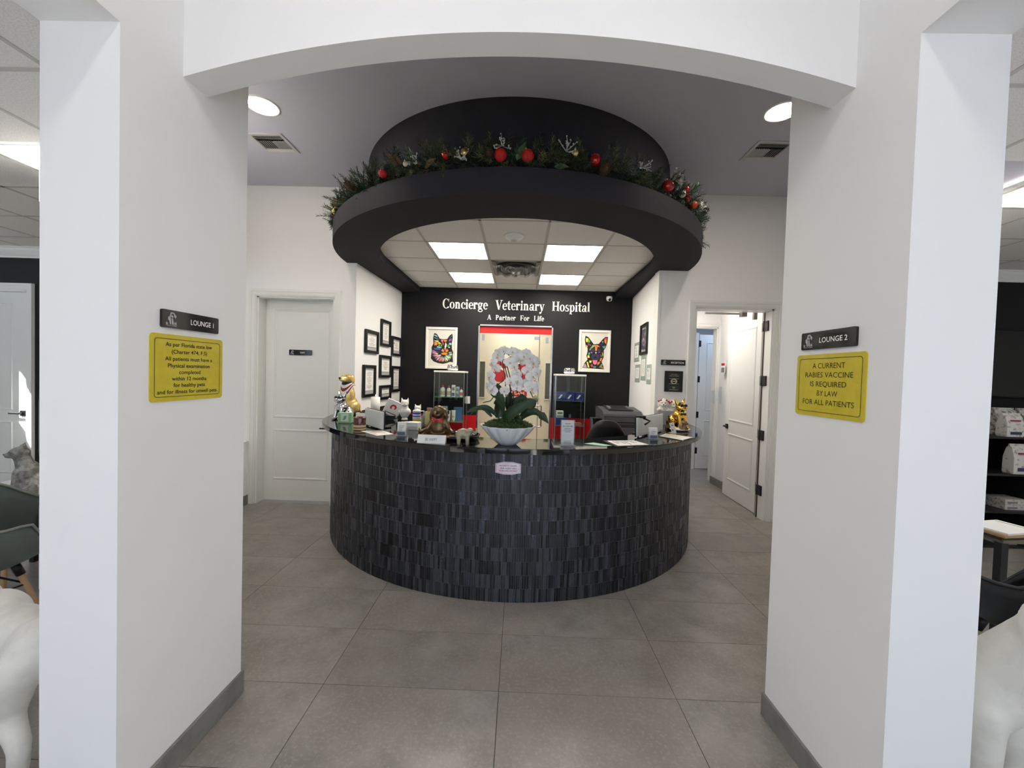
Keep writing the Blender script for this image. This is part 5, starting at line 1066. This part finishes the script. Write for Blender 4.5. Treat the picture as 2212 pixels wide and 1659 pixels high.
plush((1.60, 4.45, ZT + .12), -.35, 'white plush dog with red bows on the left of the bucket', .95); plush((1.69, 4.45, ZT + .115), .25, 'white plush dog peeking between the bucket and gold bulldog', .9)
t = thing('terrier_figurine', 'small tan terrier figurine on the white plate', 'figurine', (1.60, 3.90, ZT + .012), .6); FUR = mat('tan_fur', (158, 130, 92), .9, noise=(60, (104, 82, 58), .45, .6)); B = [('e', (0, .012, .035), (.036, .04, .035)), ('e', (0, -.008, .072), (.028, .026, .024)), ('e', (0, -.034, .064), (.013, .013, .011)), ('c', (-.015, -.005, .085), (-.02, -.003, .105), .008, .002), ('c', (.015, -.005, .085), (.02, -.003, .105), .008, .002), ('e', (-.018, -.026, .015), (.012, .016, .015)), ('e', (.018, -.026, .015), (.012, .016, .015))]
link('body', skin(organic(B, .0045, 2), FUR), t); f = MB(); f.ball((0, -.047, .067), .004, 8, 6).ball((-.01, -.03, .079), .003, 8, 6).ball((.01, -.03, .079), .003, 8, 6); f.build('face', INK, t)

# ================================================================== GARLAND ON THE RING
gl = thing('christmas_garland', 'evergreen christmas garland with red and gold baubles along the ring soffit', 'garland', (CX, CY, 3.005)); rg = random.Random(11)
GREENS = [mat('fir_dark', (38, 60, 42), .7), mat('fir_mid', (60, 82, 48), .7), mat('fir_olive', (112, 112, 70), .7), mat('fir_blue', (42, 72, 62), .7)]
def gp(deg, r, z): a = math.radians(deg); return Vector((r * math.cos(a), r * math.sin(a), z))
nd = MB(); stems_ = MB()
def sprig(p, d, ln, m, nn=30, nl=.05):
    d = d.normalized(); s = d.cross(Vector((0, 0, 1)));
    if s.length < .1: s = Vector((1, 0, 0))
    s.normalize(); u = s.cross(d); bend = Vector((rg.uniform(-.3, .3), rg.uniform(-.3, .3), rg.uniform(-.5, .1)))
    for i in range(nn):
        f = .08 + .92 * i / nn; c = p + d * (ln * f) + bend * (ln * f * f * .35); a = i * 2.4 + rg.uniform(-.4, .4); out = (s * math.cos(a) + u * math.sin(a)) * .85 + d * .65; out.normalize()
        l = nl * (1.05 - .45 * f) * rg.uniform(.8, 1.15); w = out.cross(d).normalized() * .0028; e = c + out * l
        b = len(nd.v); nd.v += [tuple(c - w), tuple(c + w), tuple(e + w * .35), tuple(e - w * .35)]; nd.f.append((b, b + 1, b + 2, b + 3)); nd.mi.append(m if rg.random() < .8 else rg.randrange(4)); nd.sm.append(False)
    q = [p + d * (ln * f) + bend * (ln * f * f * .35) for f in (0, .5, 1)]; stems_.tube(q, [.003, .0025, .001], 4)
N = 640
for k in range(N):
    a = 184 + 172 * k / N + rg.uniform(-.3, .3); rad = Vector((math.cos(math.radians(a)), math.sin(math.radians(a)), 0)); tan = Vector((-rad.y, rad.x, 0))
    p = gp(a, 1.86 + rg.uniform(-.07, .07), .04 + rg.uniform(0, .07))
    d = rad * rg.uniform(-.35, 1.0) + tan * rg.uniform(-1.1, 1.1) + Vector((0, 0, rg.uniform(-.4, 1.1)))
    sprig(p, d, rg.uniform(.09, .19), rg.choice((0, 0, 0, 1, 1, 1, 2, 3)), 34, rg.uniform(.035, .055))
for a, z in ((260, .06), (265, .05), (276.2, .05), (227.6, .06), (240.3, .08), (291.7, .04), (283, .05), (207, .02), (206, -.03), (334, .07), (335.5, .0), (214, .06), (221, .06), (233, .06), (252, .05), (300, .05), (312, .06), (322, .06)):
    rad = gp(a, 1, 0)
    for j in range(3): sprig(gp(a + rg.uniform(-1.5, 1.5), 1.88, .06 + z * .5), Vector((rg.uniform(-.4, .4), rg.uniform(-.4, .4), 1)) + rad * .35, .17, rg.choice((0, 1, 2)), 40, .05)
tag(nd.build('fir_needles', GREENS, gl, fix=False), None, None, kind='stuff'); stems_.build('twigs', mat('brown_twig', (60, 44, 30), .8), gl, fix=False)
RB = [mat('red_bauble_gloss', (172, 18, 18), .16, metal=.5, coat=.5), mat('red_bauble_matt', (188, 26, 20), .5, bump=(90, .8, .01)), mat('gold_bauble', (214, 190, 120), .22, metal=.9), mat('orange_bauble', (196, 74, 30), .2, metal=.5), mat('pearl_bauble', (226, 216, 192), .3)]
CAPM = mat('bauble_cap', (190, 160, 80), .3, metal=1)
def bauble(a, z, r, m, squash=1.0):
    p = gp(a, 1.95, z - 3.005); rad = gp(a, 1, 0); b = MB()
    b.lathe([(r * math.sin(PI * i / 12) * (1 if i % 12 else .001) + 1e-4, -r * squash * math.cos(PI * i / 12)) for i in range(13)], n=22, rfun=(lambda t, zz: 1 + .035 * math.cos(t * 11)) if m < 2 else None, cap=False)
    o = b.build('bauble', RB[m], gl, p, (rg.uniform(-.5, .5), rg.uniform(-.5, .5), math.radians(a) + PI / 2))
    MB().lathe([(.008, r * squash - .002), (.008, r * squash + .008), (.003, r * squash + .012)], n=10).build('bauble_cap', CAPM, o)
for a, z, r, m in ((239.3, 3.08, .034, 1), (255.7, 3.111, .034, 0), (267, 3.088, .042, 1), (272.5, 3.084, .042, 1), (286.5, 3.105, .042, 0), (307, 3.085, .045, 0), (314.8, 3.14, .034, 0), (316.2, 3.09, .03, 0), (320.5, 3.08, .034, 3), (206.2, 3.10, .034, 0), (257.9, 3.104, .027, 2), (259.6, 3.112, .03, 2), (282.1, 3.128, .026, 2), (327, 3.15, .03, 4), (245.8, 3.1, .018, 4), (210.5, 3.06, .028, 2), (313.5, 3.09, .026, 4)): bauble(a, z, r, m)
def pine_cone(a, z, s=1.0):
    p = gp(a, 1.95, z - 3.005); b = MB()
    for k in range(9):
        zz = -.04 + .085 * k / 8; rr_ = .036 * math.sin(PI * (k + 1.3) / 10.5); n = max(4, int(11 * math.sin(PI * (k + 1) / 10)))
        for i in range(n):
            t = 2 * PI * (i + .5 * (k % 2)) / n; c, s_ = math.cos(t), math.sin(t); w = .012
            b.add([(rr_ * .4 * c - w * s_ * .5, rr_ * .4 * s_ + w * c * .5, zz), (rr_ * .4 * c + w * s_ * .5, rr_ * .4 * s_ - w * c * .5, zz), (rr_ * c + w * s_ * .7, rr_ * s_ - w * c * .7, zz + .01), (rr_ * 1.12 * c, rr_ * 1.12 * s_, zz + .016), (rr_ * c - w * s_ * .7, rr_ * s_ + w * c * .7, zz + .01)], [(0, 1, 2, 3, 4)])
    b.lathe([(.001, -.045), (.02, -.03), (.024, 0), (.015, .04), (.001, .05)], n=10)
    b.build('pine_cone', mat('cone_brown', (92, 68, 48), .7), gl, p, (PI / 2 - .3, 0, math.radians(a) + PI / 2))
pine_cone(264.7, 3.083); pine_cone(333, 3.17); pine_cone(288.5, 3.04); pine_cone(226, 3.1)
def gleaf(a, z, ln, tilt, m):
    p = gp(a, 1.93, z - 3.005); b = MB(); n = 8; v = []
    for i in range(n + 1):
        f = i / n; w = ln * .2 * math.sin(PI * f ** .8) ** .9 if 0 < f < 1 else .001
        v += [(-w, -.01 * math.sin(PI * f) - .006, ln * f), (0, -.01 * math.sin(PI * f), ln * f), (w, -.01 * math.sin(PI * f) - .006, ln * f)]
    b.add(v, [q for i in range(n) for q in ((3 * i, 3 * i + 1, 3 * i + 4, 3 * i + 3), (3 * i + 1, 3 * i + 2, 3 * i + 5, 3 * i + 4))], 0, True)
    b.build('magnolia_leaf', m, gl, p, (.2, tilt, math.radians(a) + PI / 2), fix=False)
LG, LB = mat('magnolia_green', (52, 74, 44), .35), mat('magnolia_brown', (92, 66, 40), .5)
for a, z, ln, tl, m in ((270.3, 3.06, .13, .5, LG), (244.5, 3.11, .16, -1.0, LB), (247.3, 3.11, .11, -.2, LG), (318.8, 3.16, .17, .7, LG), (212, 3.12, .12, -.9, LB), (250.5, 3.05, .12, 1.2, LB), (331, 3.0, .12, 2.2, LG), (278, 3.03, .1, 1.6, LG), (323, 3.12, .11, .9, LB)): gleaf(a, z, ln, tl, m)
SILT = mat('silver_glitter_twig', (196, 196, 192), .35, metal=.4)
for a, z in ((248.9, 3.08), (259.1, 3.06), (297.9, 3.13), (308.6, 3.15), (324, 3.06), (280.1, 3.13), (267.3, 3.14), (208, 3.08)):
    p = gp(a, 1.96, z - 3.005); b = MB()
    for j in range(7):
        d = Vector((rg.uniform(-1, 1), -.4, rg.uniform(-.4, 1))).normalized(); q = d * rg.uniform(.05, .085); b.tube([(0, 0, 0), tuple(q * .5 + Vector((rg.uniform(-.01, .01), 0, rg.uniform(-.01, .01)))), tuple(q)], [.0035, .003, .002], 5)
        for f in (.55, .75, 1): b.ball(tuple(q * f + Vector((rg.uniform(-.012, .012), 0, rg.uniform(-.012, .012)))), .0055, 6, 4)
    b.build('silver_twig', SILT, gl, p, (0, 0, math.radians(a) + PI / 2))

# ================================================================== ORCHID IN A FLUTED BOWL
oc = thing('potted_orchid', 'white moth orchid in a fluted white bowl on the counter', 'plant', (-.071, 2.87, ZT)); ro = random.Random(4)
POR = mat('white_porcelain', (226, 229, 236), .22, spec=.6)
flu = lambda a, z: 1 + .085 * abs(math.cos(a * 7)) ** .8 * min(1, z / .04) - .05
MB().lathe([(.062, 0), (.072, .004), (.1, .03), (.14, .07), (.176, .112), (.193, .136), (.196, .14), (.188, .139), (.17, .115), (.13, .07), (.05, .03), (.001, .028)], n=96, rfun=flu, cap=False).build('bowl', POR, oc)
mo = MB(); MOSS = [mat('moss_dark', (30, 50, 20), .9), mat('moss_green', (52, 84, 28), .9), mat('moss_light', (84, 112, 44), .9)]
mo.lathe([(.178, .125), (.165, .145), (.12, .165), (.06, .175), (.001, .178)], n=40, cap=False)
for k in range(2600):
    a = ro.uniform(0, 2 * PI); r = .178 * math.sqrt(ro.random()); z = .178 - .05 * (r / .178) ** 2.2; p = Vector((r * math.cos(a), r * math.sin(a), z - .004)); d = Vector((math.cos(a) * .5 + ro.uniform(-.8, .8), math.sin(a) * .5 + ro.uniform(-.8, .8), ro.uniform(.2, 1))).normalized() * ro.uniform(.014, .032)
    w = d.cross(Vector((ro.uniform(-1, 1), ro.uniform(-1, 1), .3))).normalized() * .0032; b = len(mo.v); mo.v += [tuple(p - w), tuple(p + w), tuple(p + d)]; mo.f.append((b, b + 1, b + 2)); mo.mi.append(ro.randrange(3)); mo.sm.append(False)
tag(mo.build('moss', MOSS, oc, fix=False), None, None, kind='stuff')
LEAFM = mat('orchid_leaf', (30, 52, 26), .35, spec=.4, noise=(10, (42, 66, 34), .4, .7)); SX = 1 / 1521 * 220 / 868 * 2.87
def lp(x, y, dy=0.0): return Vector(((x - 662) * SX, dy, (1560 - y) * SX - .004))
def oleaf(a, b, c, w, dy=0.0, roll=0.0):
    """strap leaf along a curve a-b-c, folded on its midrib"""
    P_ = qbez(a, b, c, 14); v = []
    for i, p in enumerate(P_):
        f = i / 14; t = (P_[min(i + 1, 14)] - P_[max(i - 1, 0)]).normalized(); s = t.cross(Vector((math.sin(roll), -math.cos(roll), .15))).normalized(); n_ = s.cross(t).normalized(); ww = w * (.45 + .55 * math.sin(PI * min(1, f * 1.25) ** .9)) if f < .75 else w * math.cos((f - .75) / .25 * PI / 2 * .97)
        v += [p - s * ww + n_ * ww * .25, p - s * ww * .5 + n_ * ww * .06, p, p + s * ww * .5 + n_ * ww * .06, p + s * ww + n_ * ww * .25]
    MB().add(v, [(5 * i + j, 5 * i + j + 1, 5 * i + 6 + j, 5 * i + 5 + j) for i in range(14) for j in range(4)], 0, True).build('leaf', LEAFM, oc, fix=False)
for a, b, c, w, ro_ in ((lp(600, 1170, -.04), lp(760, 980, -.10), lp(1085, 880, -.07), .040, 0), (lp(830, 1180, -.02), lp(1010, 880, -.06), lp(1255, 1200, -.09), .030, .3), (lp(480, 1120, -.03), lp(350, 880, -.06), lp(50, 1085, -.09), .016, .2), (lp(470, 1120, .0), lp(280, 930, 0), lp(95, 1120, .0), .013, -.2), (lp(620, 1150, -.05), lp(540, 830, -.08), lp(395, 800, -.07), .020, .9), (lp(540, 1150, .02), lp(560, 900, .03), lp(480, 640, .02), .034, .2), (lp(720, 1120, .03), lp(730, 850, .03), lp(940, 850, .0), .036, -.3), (lp(500, 1160, .0), lp(520, 1000, 0), lp(470, 880, 0), .030, .4), (lp(760, 1160, -.05), lp(860, 1090, -.1), lp(830, 1190, -.13), .022, 0), (lp(420, 1140, -.02), lp(340, 1040, -.03), lp(270, 1020, -.03), .012, 0), (lp(690, 1120, .05), lp(640, 850, .06), lp(700, 780, .06), .030, .1), (lp(900, 1150, .0), lp(960, 1000, .02), lp(1080, 930, .03), .022, -.4)): oleaf(a, b, c, w, 0, ro_)
STEM = mat('dark_orchid_stem', (34, 36, 26), .5); 
for pts in ([(665, 1080, 0), (680, 700, 0), (600, 420, .0), (560, 230, -.01), (600, 185, -.02), (655, 225, -.03)], [(690, 1080, 0), (690, 600, 0), (610, 330, 0), (660, 240, 0), (820, 250, 0), (1000, 300, -.02)], [(700, 1060, .02), (740, 800, .02), (690, 620, .01), (820, 330, .0), (830, 480, -.02), (870, 590, -.03), (830, 680, -.03), (790, 780, -.03)], [(640, 1080, .01), (600, 560, .02), (540, 240, .01), (520, 400, -.01), (510, 470, -.02)], [(450, 830, -.05), (400, 900, -.05), (290, 930, -.06)], [(960, 710, -.03), (1020, 830, -.04), (1050, 820, -.05)], [(560, 560, .0), (580, 600, 0), (490, 660, 0)]):
    MB().tube([lp(*p) for p in pts], .0035, 7).build('stem', STEM, oc)
PET = mat('white_petal', (228, 226, 226), .6); LIP = mat('yellow_lip', (206, 178, 70), .5); 
def flower_mesh():
    mb = MB()
    def petal(ang, ln, wd, cup):
        n, v = 6, []
        for i in range(n + 1):
            f = i / n; w = wd * math.sin(PI * (f * .88 + .06)) ** .7
            for s in (-1, -.5, 0, .5, 1): x, z = s * w, ln * f; y = -cup * f * (1 - f) * 2 - .004 * abs(s) + .010 * f * f; v.append((x * math.cos(ang) + z * math.sin(ang), y, -x * math.sin(ang) + z * math.cos(ang)))
        mb.add(v, [(5 * i + j, 5 * i + j + 1, 5 * i + 6 + j, 5 * i + 5 + j) for i in range(n) for j in range(4)], 0, True)
    for a in (0, 2.2, -2.2): petal(a, .045, .017, .006)
    for a in (1.35, -1.35): petal(a, .050, .030, .010)
    mb.ball((0, -.012, -.008), (.006, .009, .008), 8, 6, 1); mb.ball((-.008, -.012, -.012), (.006, .007, .007), 8, 5, 0).ball((.008, -.012, -.012), (.006, .007, .007), 8, 5, 0)
    return mb.mesh('flower', [PET, LIP], fix=False)
fm = flower_mesh()
FL = [(490, 250), (420, 340), (580, 160), (700, 165), (900, 185), (815, 280), (1005, 330), (1000, 525), (990, 690), (730, 390), (690, 615), (670, 330), (460, 420), (385, 545), (410, 660), (600, 750), (770, 500), (780, 590), (860, 240), (960, 250), (1070, 300), (1065, 470), (930, 440), (930, 620), (1060, 660), (780, 690), (365, 690), (420, 745), (500, 200), (760, 200)]
for k, (x, y) in enumerate(FL):
    s = ro.uniform(.95, 1.2) if k in (5, 6, 7, 8) else ro.uniform(.72, .98); fx = (x - 700) / 400
    o = link('flower', fm, oc, lp(x, y, -.05 - .05 * (1 - abs(fx)) + ro.uniform(-.03, .05)), (ro.uniform(-.25, .35), ro.uniform(-.35, .35), fx * .7 + ro.uniform(-.35, .35))); o.scale = (s, s, s)
MB().ball(tuple(lp(1060, 820, -.05)), (.011, .011, .012), 10, 8).ball(tuple(lp(1100, 850, -.05)), (.006, .006, .008), 8, 6).build('bud', mat('green_bud', (190, 196, 140), .5), oc)
MB().tube([lp(265, 1240, -.06), lp(220, 1140, -.07)], .003, 6).build('plant_label', ACRYL, oc)

# ================================================================== LOUNGES
# shell armchairs on dowel legs
def shell_chair(loc, rz, m, label, group):
    t = thing('shell_armchair', label, 'chair', loc, rz, group); v = []; n, k = 28, 9
    def rim(a):                                            # height of the rim round the shell: low in front, arms, high back
        b = math.cos(a); ss = lambda u: (lambda q: q * q * (3 - 2 * q))(min(1, max(0, u))); return .44 + .21 * ss((b + .95) / .6) + .17 * ss((b - .1) / .85)
    for s in (0, 1):
        for j in range(k + 1):
            f = j / k
            for i in range(n):
                a = 2 * PI * i / n; R0 = .16 + .14 * math.sin(f * PI / 2) ** .7; fx = .3 if math.cos(a) < -.6 else 0; rr_ = R0 - s * .014
                z = .40 + (rim(a) - .40) * (f ** 2.4) + s * .008 * (1 - f); v.append((rr_ * math.sin(a) * 1.02, rr_ * math.cos(a) * .95 + .03 * (f ** 2) * max(0, math.cos(a)), z))
    N_ = n * (k + 1); F_ = []
    for j in range(k):
        for i in range(n): l = (i + 1) % n; a = j * n + i; b = j * n + l; F_ += [(a, b, b + n, a + n), (N_ + a, N_ + a + n, N_ + b + n, N_ + b)]
    for i in range(n): l = (i + 1) % n; F_.append((k * n + i, k * n + l, N_ + k * n + l, N_ + k * n + i))
    F_ += [tuple(range(n - 1, -1, -1)), tuple(N_ + i for i in range(n))]
    MB().add(v, F_, 0, True).build('shell', m, t)
    lip = MB(); lip.tube([(v[k * n + i][0] * 1.005, v[k * n + i][1] * 1.005, v[k * n + i][2]) for i in list(range(n)) + [0]], .008, 6); lip.build('rim', mat(m.name + '_rim', (132, 134, 122) if 'grey' in m.name else (52, 52, 54), .35), t)
    OAK = mat('light_dowel', (186, 150, 108), .5)
    for sx_ in (-1, 1):
        for sy_ in (-1, 1):
            l = MB().tube([(sx_ * .14, sy_ * .12, .385), (sx_ * .225, sy_ * .215, .0)], [.017, .012], 12).build('leg', OAK, t); MB().tube([(sx_ * .135, sy_ * .115, .40), (sx_ * .155, sy_ * .137, .32)], .021, 10).build('leg_socket', BLK, l)
    w = MB(); A = [(-.17, -.155, .26), (.17, -.155, .26), (.17, .155, .26), (-.17, .155, .26)]
    for i in range(4): w.tube([A[i], A[(i + 1) % 4]], .005, 6)
    w.tube([A[0], (0, 0, .38), A[2]], .005, 6).tube([A[1], (0, 0, .38), A[3]], .005, 6); w.build('wire_brace', BLK, t)
SG = mat('grey_green_shell', (92, 99, 91), .42); SB = mat('black_shell', (24, 25, 27), .35)
shell_chair((-3.12, 2.22, 0), PI * .93, SG, 'grey green shell armchair nearest the passage in the left lounge', 'shell chairs in the left lounge'); shell_chair((-3.62, 2.75, 0), PI * 1.04, SG, 'grey green shell armchair behind the first in the left lounge', 'shell chairs in the left lounge')
shell_chair((2.66, 2.06, 0), PI * 1.08, SB, 'black shell armchair in the right lounge beside the column', 'shell chairs in the right lounge')
# low table with the grey cat
t = thing('low_table', 'low white glossy table under the grey cat statue', 'table', (-4.2, 3.38, 0)); MB().rbox(-.55, .45, -.35, .35, .44, .47, .006).build('table_top', mat('gloss_white', (236, 236, 236), .12), t)
for sx_ in (-.48, .38):
    for sy_ in (-.28, .28): MB().rbox(sx_ - .02, sx_ + .02, sy_ - .02, sy_ + .02, 0, .44, .003).build('leg', BLK, t)
GCAT = mat('weathered_silver', (150, 148, 142), .45, metal=.35, noise=(30, (104, 102, 98), .4, .65), bump=(70, .5, .008))
t = thing('cat_statue', 'weathered grey sitting cat statue on the low table', 'statue', (-4.02, 3.22, .47), -.85)
B = [('e', (0, .06, .11), (.095, .12, .11)), ('e', (0, .0, .2), (.075, .08, .11)), ('c', (0, -.01, .25), (0, -.03, .33), .058, .05), ('e', (0, -.045, .375), (.058, .062, .05)), ('e', (0, -.1, .358), (.03, .03, .024)), ('c', (-.035, -.03, .41), (-.045, -.025, .455), .022, .006), ('c', (.035, -.03, .41), (.045, -.025, .455), .022, .006), ('c', (-.035, -.05, .22), (-.04, -.075, .02), .03, .022), ('c', (.035, -.05, .22), (.04, -.075, .02), .03, .022), ('e', (-.04, -.095, .016), (.024, .034, .016)), ('e', (.04, -.095, .016), (.024, .034, .016)), ('e', (-.085, .05, .07), (.04, .09, .07)), ('e', (.085, .05, .07), (.04, .09, .07)), ('c', (.03, .16, .03), (.13, .03, .02), .022, .014)]
link('body', skin(organic(B, .011, 3), GCAT), t); f = MB()
for s in (-1, 1): f.ball((s * .024, -.092, .385), (.009, .006, .008), 8, 6)
f.ball((0, -.127, .366), .006, 8, 6); f.build('face', mat('dark_silver', (70, 68, 66), .4), t)
# big white dog statues beside the openings
WST = mat('white_resin', (226, 222, 212), .5, noise=(6, (210, 206, 196), .45, .65))
def dog_statue(loc, rz, label, k=1.0, low=False):
    t = thing('dog_statue', label, 'statue', loc, rz)
    B = [('e', (0, .02, .48), (.115, .27, .125)), ('e', (0, -.2, .48), (.12, .13, .15)), ('e', (0, .24, .50), (.11, .12, .12)), ('c', (0, -.24, .55), (0, -.34, .74), .095, .07), ('e', (0, -.37, .79), (.078, .085, .075)), ('c', (0, -.42, .77), (0, -.53, .745), .05, .036), ('e', (-.075, -.35, .78), (.02, .05, .075)), ('e', (.075, -.35, .78), (.02, .05, .075)),
         ('c', (-.075, -.24, .42), (-.08, -.25, .2), .065, .042), ('c', (-.08, -.25, .2), (-.08, -.255, .04), .042, .036), ('c', (.075, -.24, .42), (.08, -.25, .2), .065, .042), ('c', (.08, -.25, .2), (.08, -.255, .04), .042, .036), ('e', (-.08, -.285, .03), (.042, .065, .03)), ('e', (.08, -.285, .03), (.042, .065, .03)),
         ('c', (-.08, .25, .44), (-.085, .2, .27), .085, .055), ('c', (-.085, .2, .27), (-.085, .31, .17), .052, .036), ('c', (-.085, .31, .17), (-.085, .29, .04), .036, .034), ('c', (.08, .25, .44), (.085, .2, .27), .085, .055), ('c', (.085, .2, .27), (.085, .31, .17), .052, .036), ('c', (.085, .31, .17), (.085, .29, .04), .036, .034), ('e', (-.085, .255, .03), (.04, .06, .03)), ('e', (.085, .255, .03), (.04, .06, .03)), ('c', (0, .34, .52), (0, .46, .6), .03, .014)]
    hz = .0
    if low:                                                   # head carried level with the back
        B[3:8] = [('c', (0, -.26, .5), (0, -.42, .52), .1, .075), ('e', (0, -.47, .53), (.078, .085, .07)), ('c', (0, -.52, .5), (0, -.61, .44), .05, .036), ('e', (-.075, -.45, .50), (.02, .05, .07)), ('e', (.075, -.45, .50), (.02, .05, .07))]; B.pop()
    link('body', skin(organic([tuple([p[0]] + [tuple(x * k for x in q) if isinstance(q, tuple) else q * k for q in p[1:]]) for p in B], .016, 4), WST), t)
    if low: MB().ball((0, -.64 * k, .43 * k), (.02, .014, .014), 10, 7).build('nose', mat('pale_nose', (196, 190, 180), .5), t); return t
    MB().ball((0, -.565 * k, .752 * k), (.02, .014, .014), 10, 7).build('nose', mat('pale_nose', (196, 190, 180), .5), t); f = MB()
    for s in (-1, 1): f.ball((s * .035 * k, -.435 * k, .805 * k), .01, 8, 6)
    f.build('eyes', mat('pale_nose', (196, 190, 180), .5), t)
dog_statue((-2.06, 1.61, 0), -1.94, 'large white standing dog statue in the left lounge opening', .95, True); dog_statue((1.69, 1.71, 0), .34, 'large white standing dog statue in the right lounge opening', 1.04)
# right lounge: desk with papers, shelving with food bags, wall screen
t = thing('side_desk', 'light wooden desk top beside the black armchair', 'desk', (3.0, 2.5, 0)); MB().rbox(-.12, .6, -.1, .13, .685, .71, .004).build('desk_top', mat('tan_wood', (120, 108, 90), .5, noise=(12, (100, 88, 72), .4, .7)), t)
for x in (-.08, .55):
    for y in (-.06, .09): MB().box(x - .02, x + .02, y - .02, y + .02, 0, .685).build('leg', BLK, t)
for k, (n, m, dz) in enumerate((('black clipboard under the stack on the side desk', BLK, 0), ('tan folder in the middle of the stack on the side desk', mat('kraft', (186, 146, 100), .7), .012), ('white form on top of the stack on the side desk', PAPER, .03))):
    t = thing(('clipboard', 'folder', 'paper_form')[k], n, ('clipboard', 'folder', 'paper')[k], (2.97, 2.5, .711 + dz), .12 + .05 * k); MB().rbox(-.13 + .01 * k, .2 - .015 * k, -.1, .12 - .01 * k, 0, (.011, .017, .012)[k], .001).build(('board', 'cover', 'sheets')[k], m, t)
    if k == 2: MB().box(.13, .14, -.09, .09, .012, .0125).build('margin_line', GREYINK, t)
t = thing('retail_shelving', 'black shelving unit with pet food in the right lounge', 'shelf', (4.6, 4.08, 0)); SHB = mat('black_melamine', (20, 20, 21), .5); shw = 1.45
for z in (.0, .352, .727, 1.10): MB().box(0, shw, 0, .46, z, z + .022).build('shelf_board', SHB, t)
for x in (0, .62, 1.43): MB().box(x, x + .02, .01, .46, .022, 1.10).build('upright', SHB, t)
MB().box(0, shw, .46, .475, 0, 1.12).build('back_panel', SHB, t); MB().box(.73, 1.1, -.004, 0, 1.055, 1.11).build('price_strip', PAPER, t); mb = MB(); put_text(mb, 'SHOP OUR', .91, 1.087, .012, -.0046, 0, .12, .01); put_text(mb, 'ONLINE PHARMACY', .91, 1.066, .012, -.0046, 0, .24, .01); mb.build('lettering', REDPL, t, fix=False)
BAG = [mat('bag_white', (206, 203, 196), .4, noise=(26, (150, 140, 132), .54, .66)), mat('bag_grey', (136, 136, 134), .35, noise=(30, (196, 194, 190), .5, .62)), mat('bag_clear', (190, 186, 178), .2, noise=(40, (120, 112, 104), .5, .6))]
rb = random.Random(8); cnt = 0
ORD = ('first', 'second', 'third', 'fourth', 'fifth', 'sixth', 'seventh', 'eighth')
def bag(x, z, w, h, m, label, grp, y=.05, d=.1):
    t = thing('food_bag', label, 'bag', (4.6 + x, 4.08 + y, z), 0, grp); v = []
    for zz, sw, sd in ((0, .95, .9), (.02, 1, 1), (h * .55, .98, .95), (h * .86, .97, .5), (h * .93, 1, .12), (h, 1.0, .1)): v += [(-w / 2 * sw, -d / 2 * sd, zz), (w / 2 * sw, -d / 2 * sd, zz), (w / 2 * sw, d / 2 * sd, zz), (-w / 2 * sw, d / 2 * sd, zz)]
    MB().add(v, [(4 * k + i, 4 * k + (i + 1) % 4, 4 * k + 4 + (i + 1) % 4, 4 * k + 4 + i) for k in range(5) for i in range(4)] + [(3, 2, 1, 0), (20, 21, 22, 23)]).build('bag', m, t)
    MB().box(-w * .3, w * .34, -d / 2 - .002, -d / 2 + .002, h * .1, h * .22).build('label', mat('bag_navy_label', (46, 52, 84), .5), t); MB().box(-w * .3, w * .25, -d / 2 - .002, -d / 2 + .004, h * .66, h * .72).build('print', mat('bag_brand_print', (134, 60, 60), .5), t)
for k in range(6): bag(.36 + k * .19, 1.122, .17, .235, BAG[k % 2], 'pet food bag on top of the shelving, %s from the column' % ORD[k], 'food bags on top of the shelving')
for k in range(4): bag(.45 + k * .25, 1.122, .22, .28, BAG[2], 'crinkled clear topped food bag in the rear row, %s from the column' % ORD[k], 'rear food bags on the shelving', .2, .12)
bag(.46, .749, .2, .3, BAG[0], 'white food bag on the second shelf beside the upright', None); bag(.98, .374, .34, .31, BAG[0], 'large white printed food bag on the third shelf', None)
CAN = mat('carton_print', (190, 186, 178), .5, noise=(40, (130, 124, 118), .52, .62))
def stack(x, z, n, w, grp, what):
    for k in range(n):
        t = carton(4.6 + x, 4.13, z + k * .054, w - (k % 2) * .02, .2, .052, CAN, 'flat food carton, %s from the bottom of %s' % (ORD[k], what), None, grp, 0, 'food_carton'); MB().box(.02, w * .5, -.0015, .001, .012, .03).build('label', GREYINK, t)
stack(.68, .749, 5, .26, 'cartons on the second shelf', 'the second shelf stack'); stack(.36, .374, 2, .24, 'cartons on the third shelf', 'the third shelf stack'); stack(.66, .022, 4, .3, 'cartons on the bottom shelf', 'the tall bottom stack'); stack(.3, .022, 3, .2, 'cartons beside the column', 'the narrow bottom stack')
t = thing('wall_screen', 'black wall mounted screen above the shelving', 'television', (4.75, YW + .02, 1.5)); MB().rbox(0, 1.3, -.05, 0, 0, .75, .008).build('casing', BLK, t); MB().box(.015, 1.285, -.052, -.049, .02, .735).build('screen', BLKGL, t)

bpy.data.scenes.remove(S2)
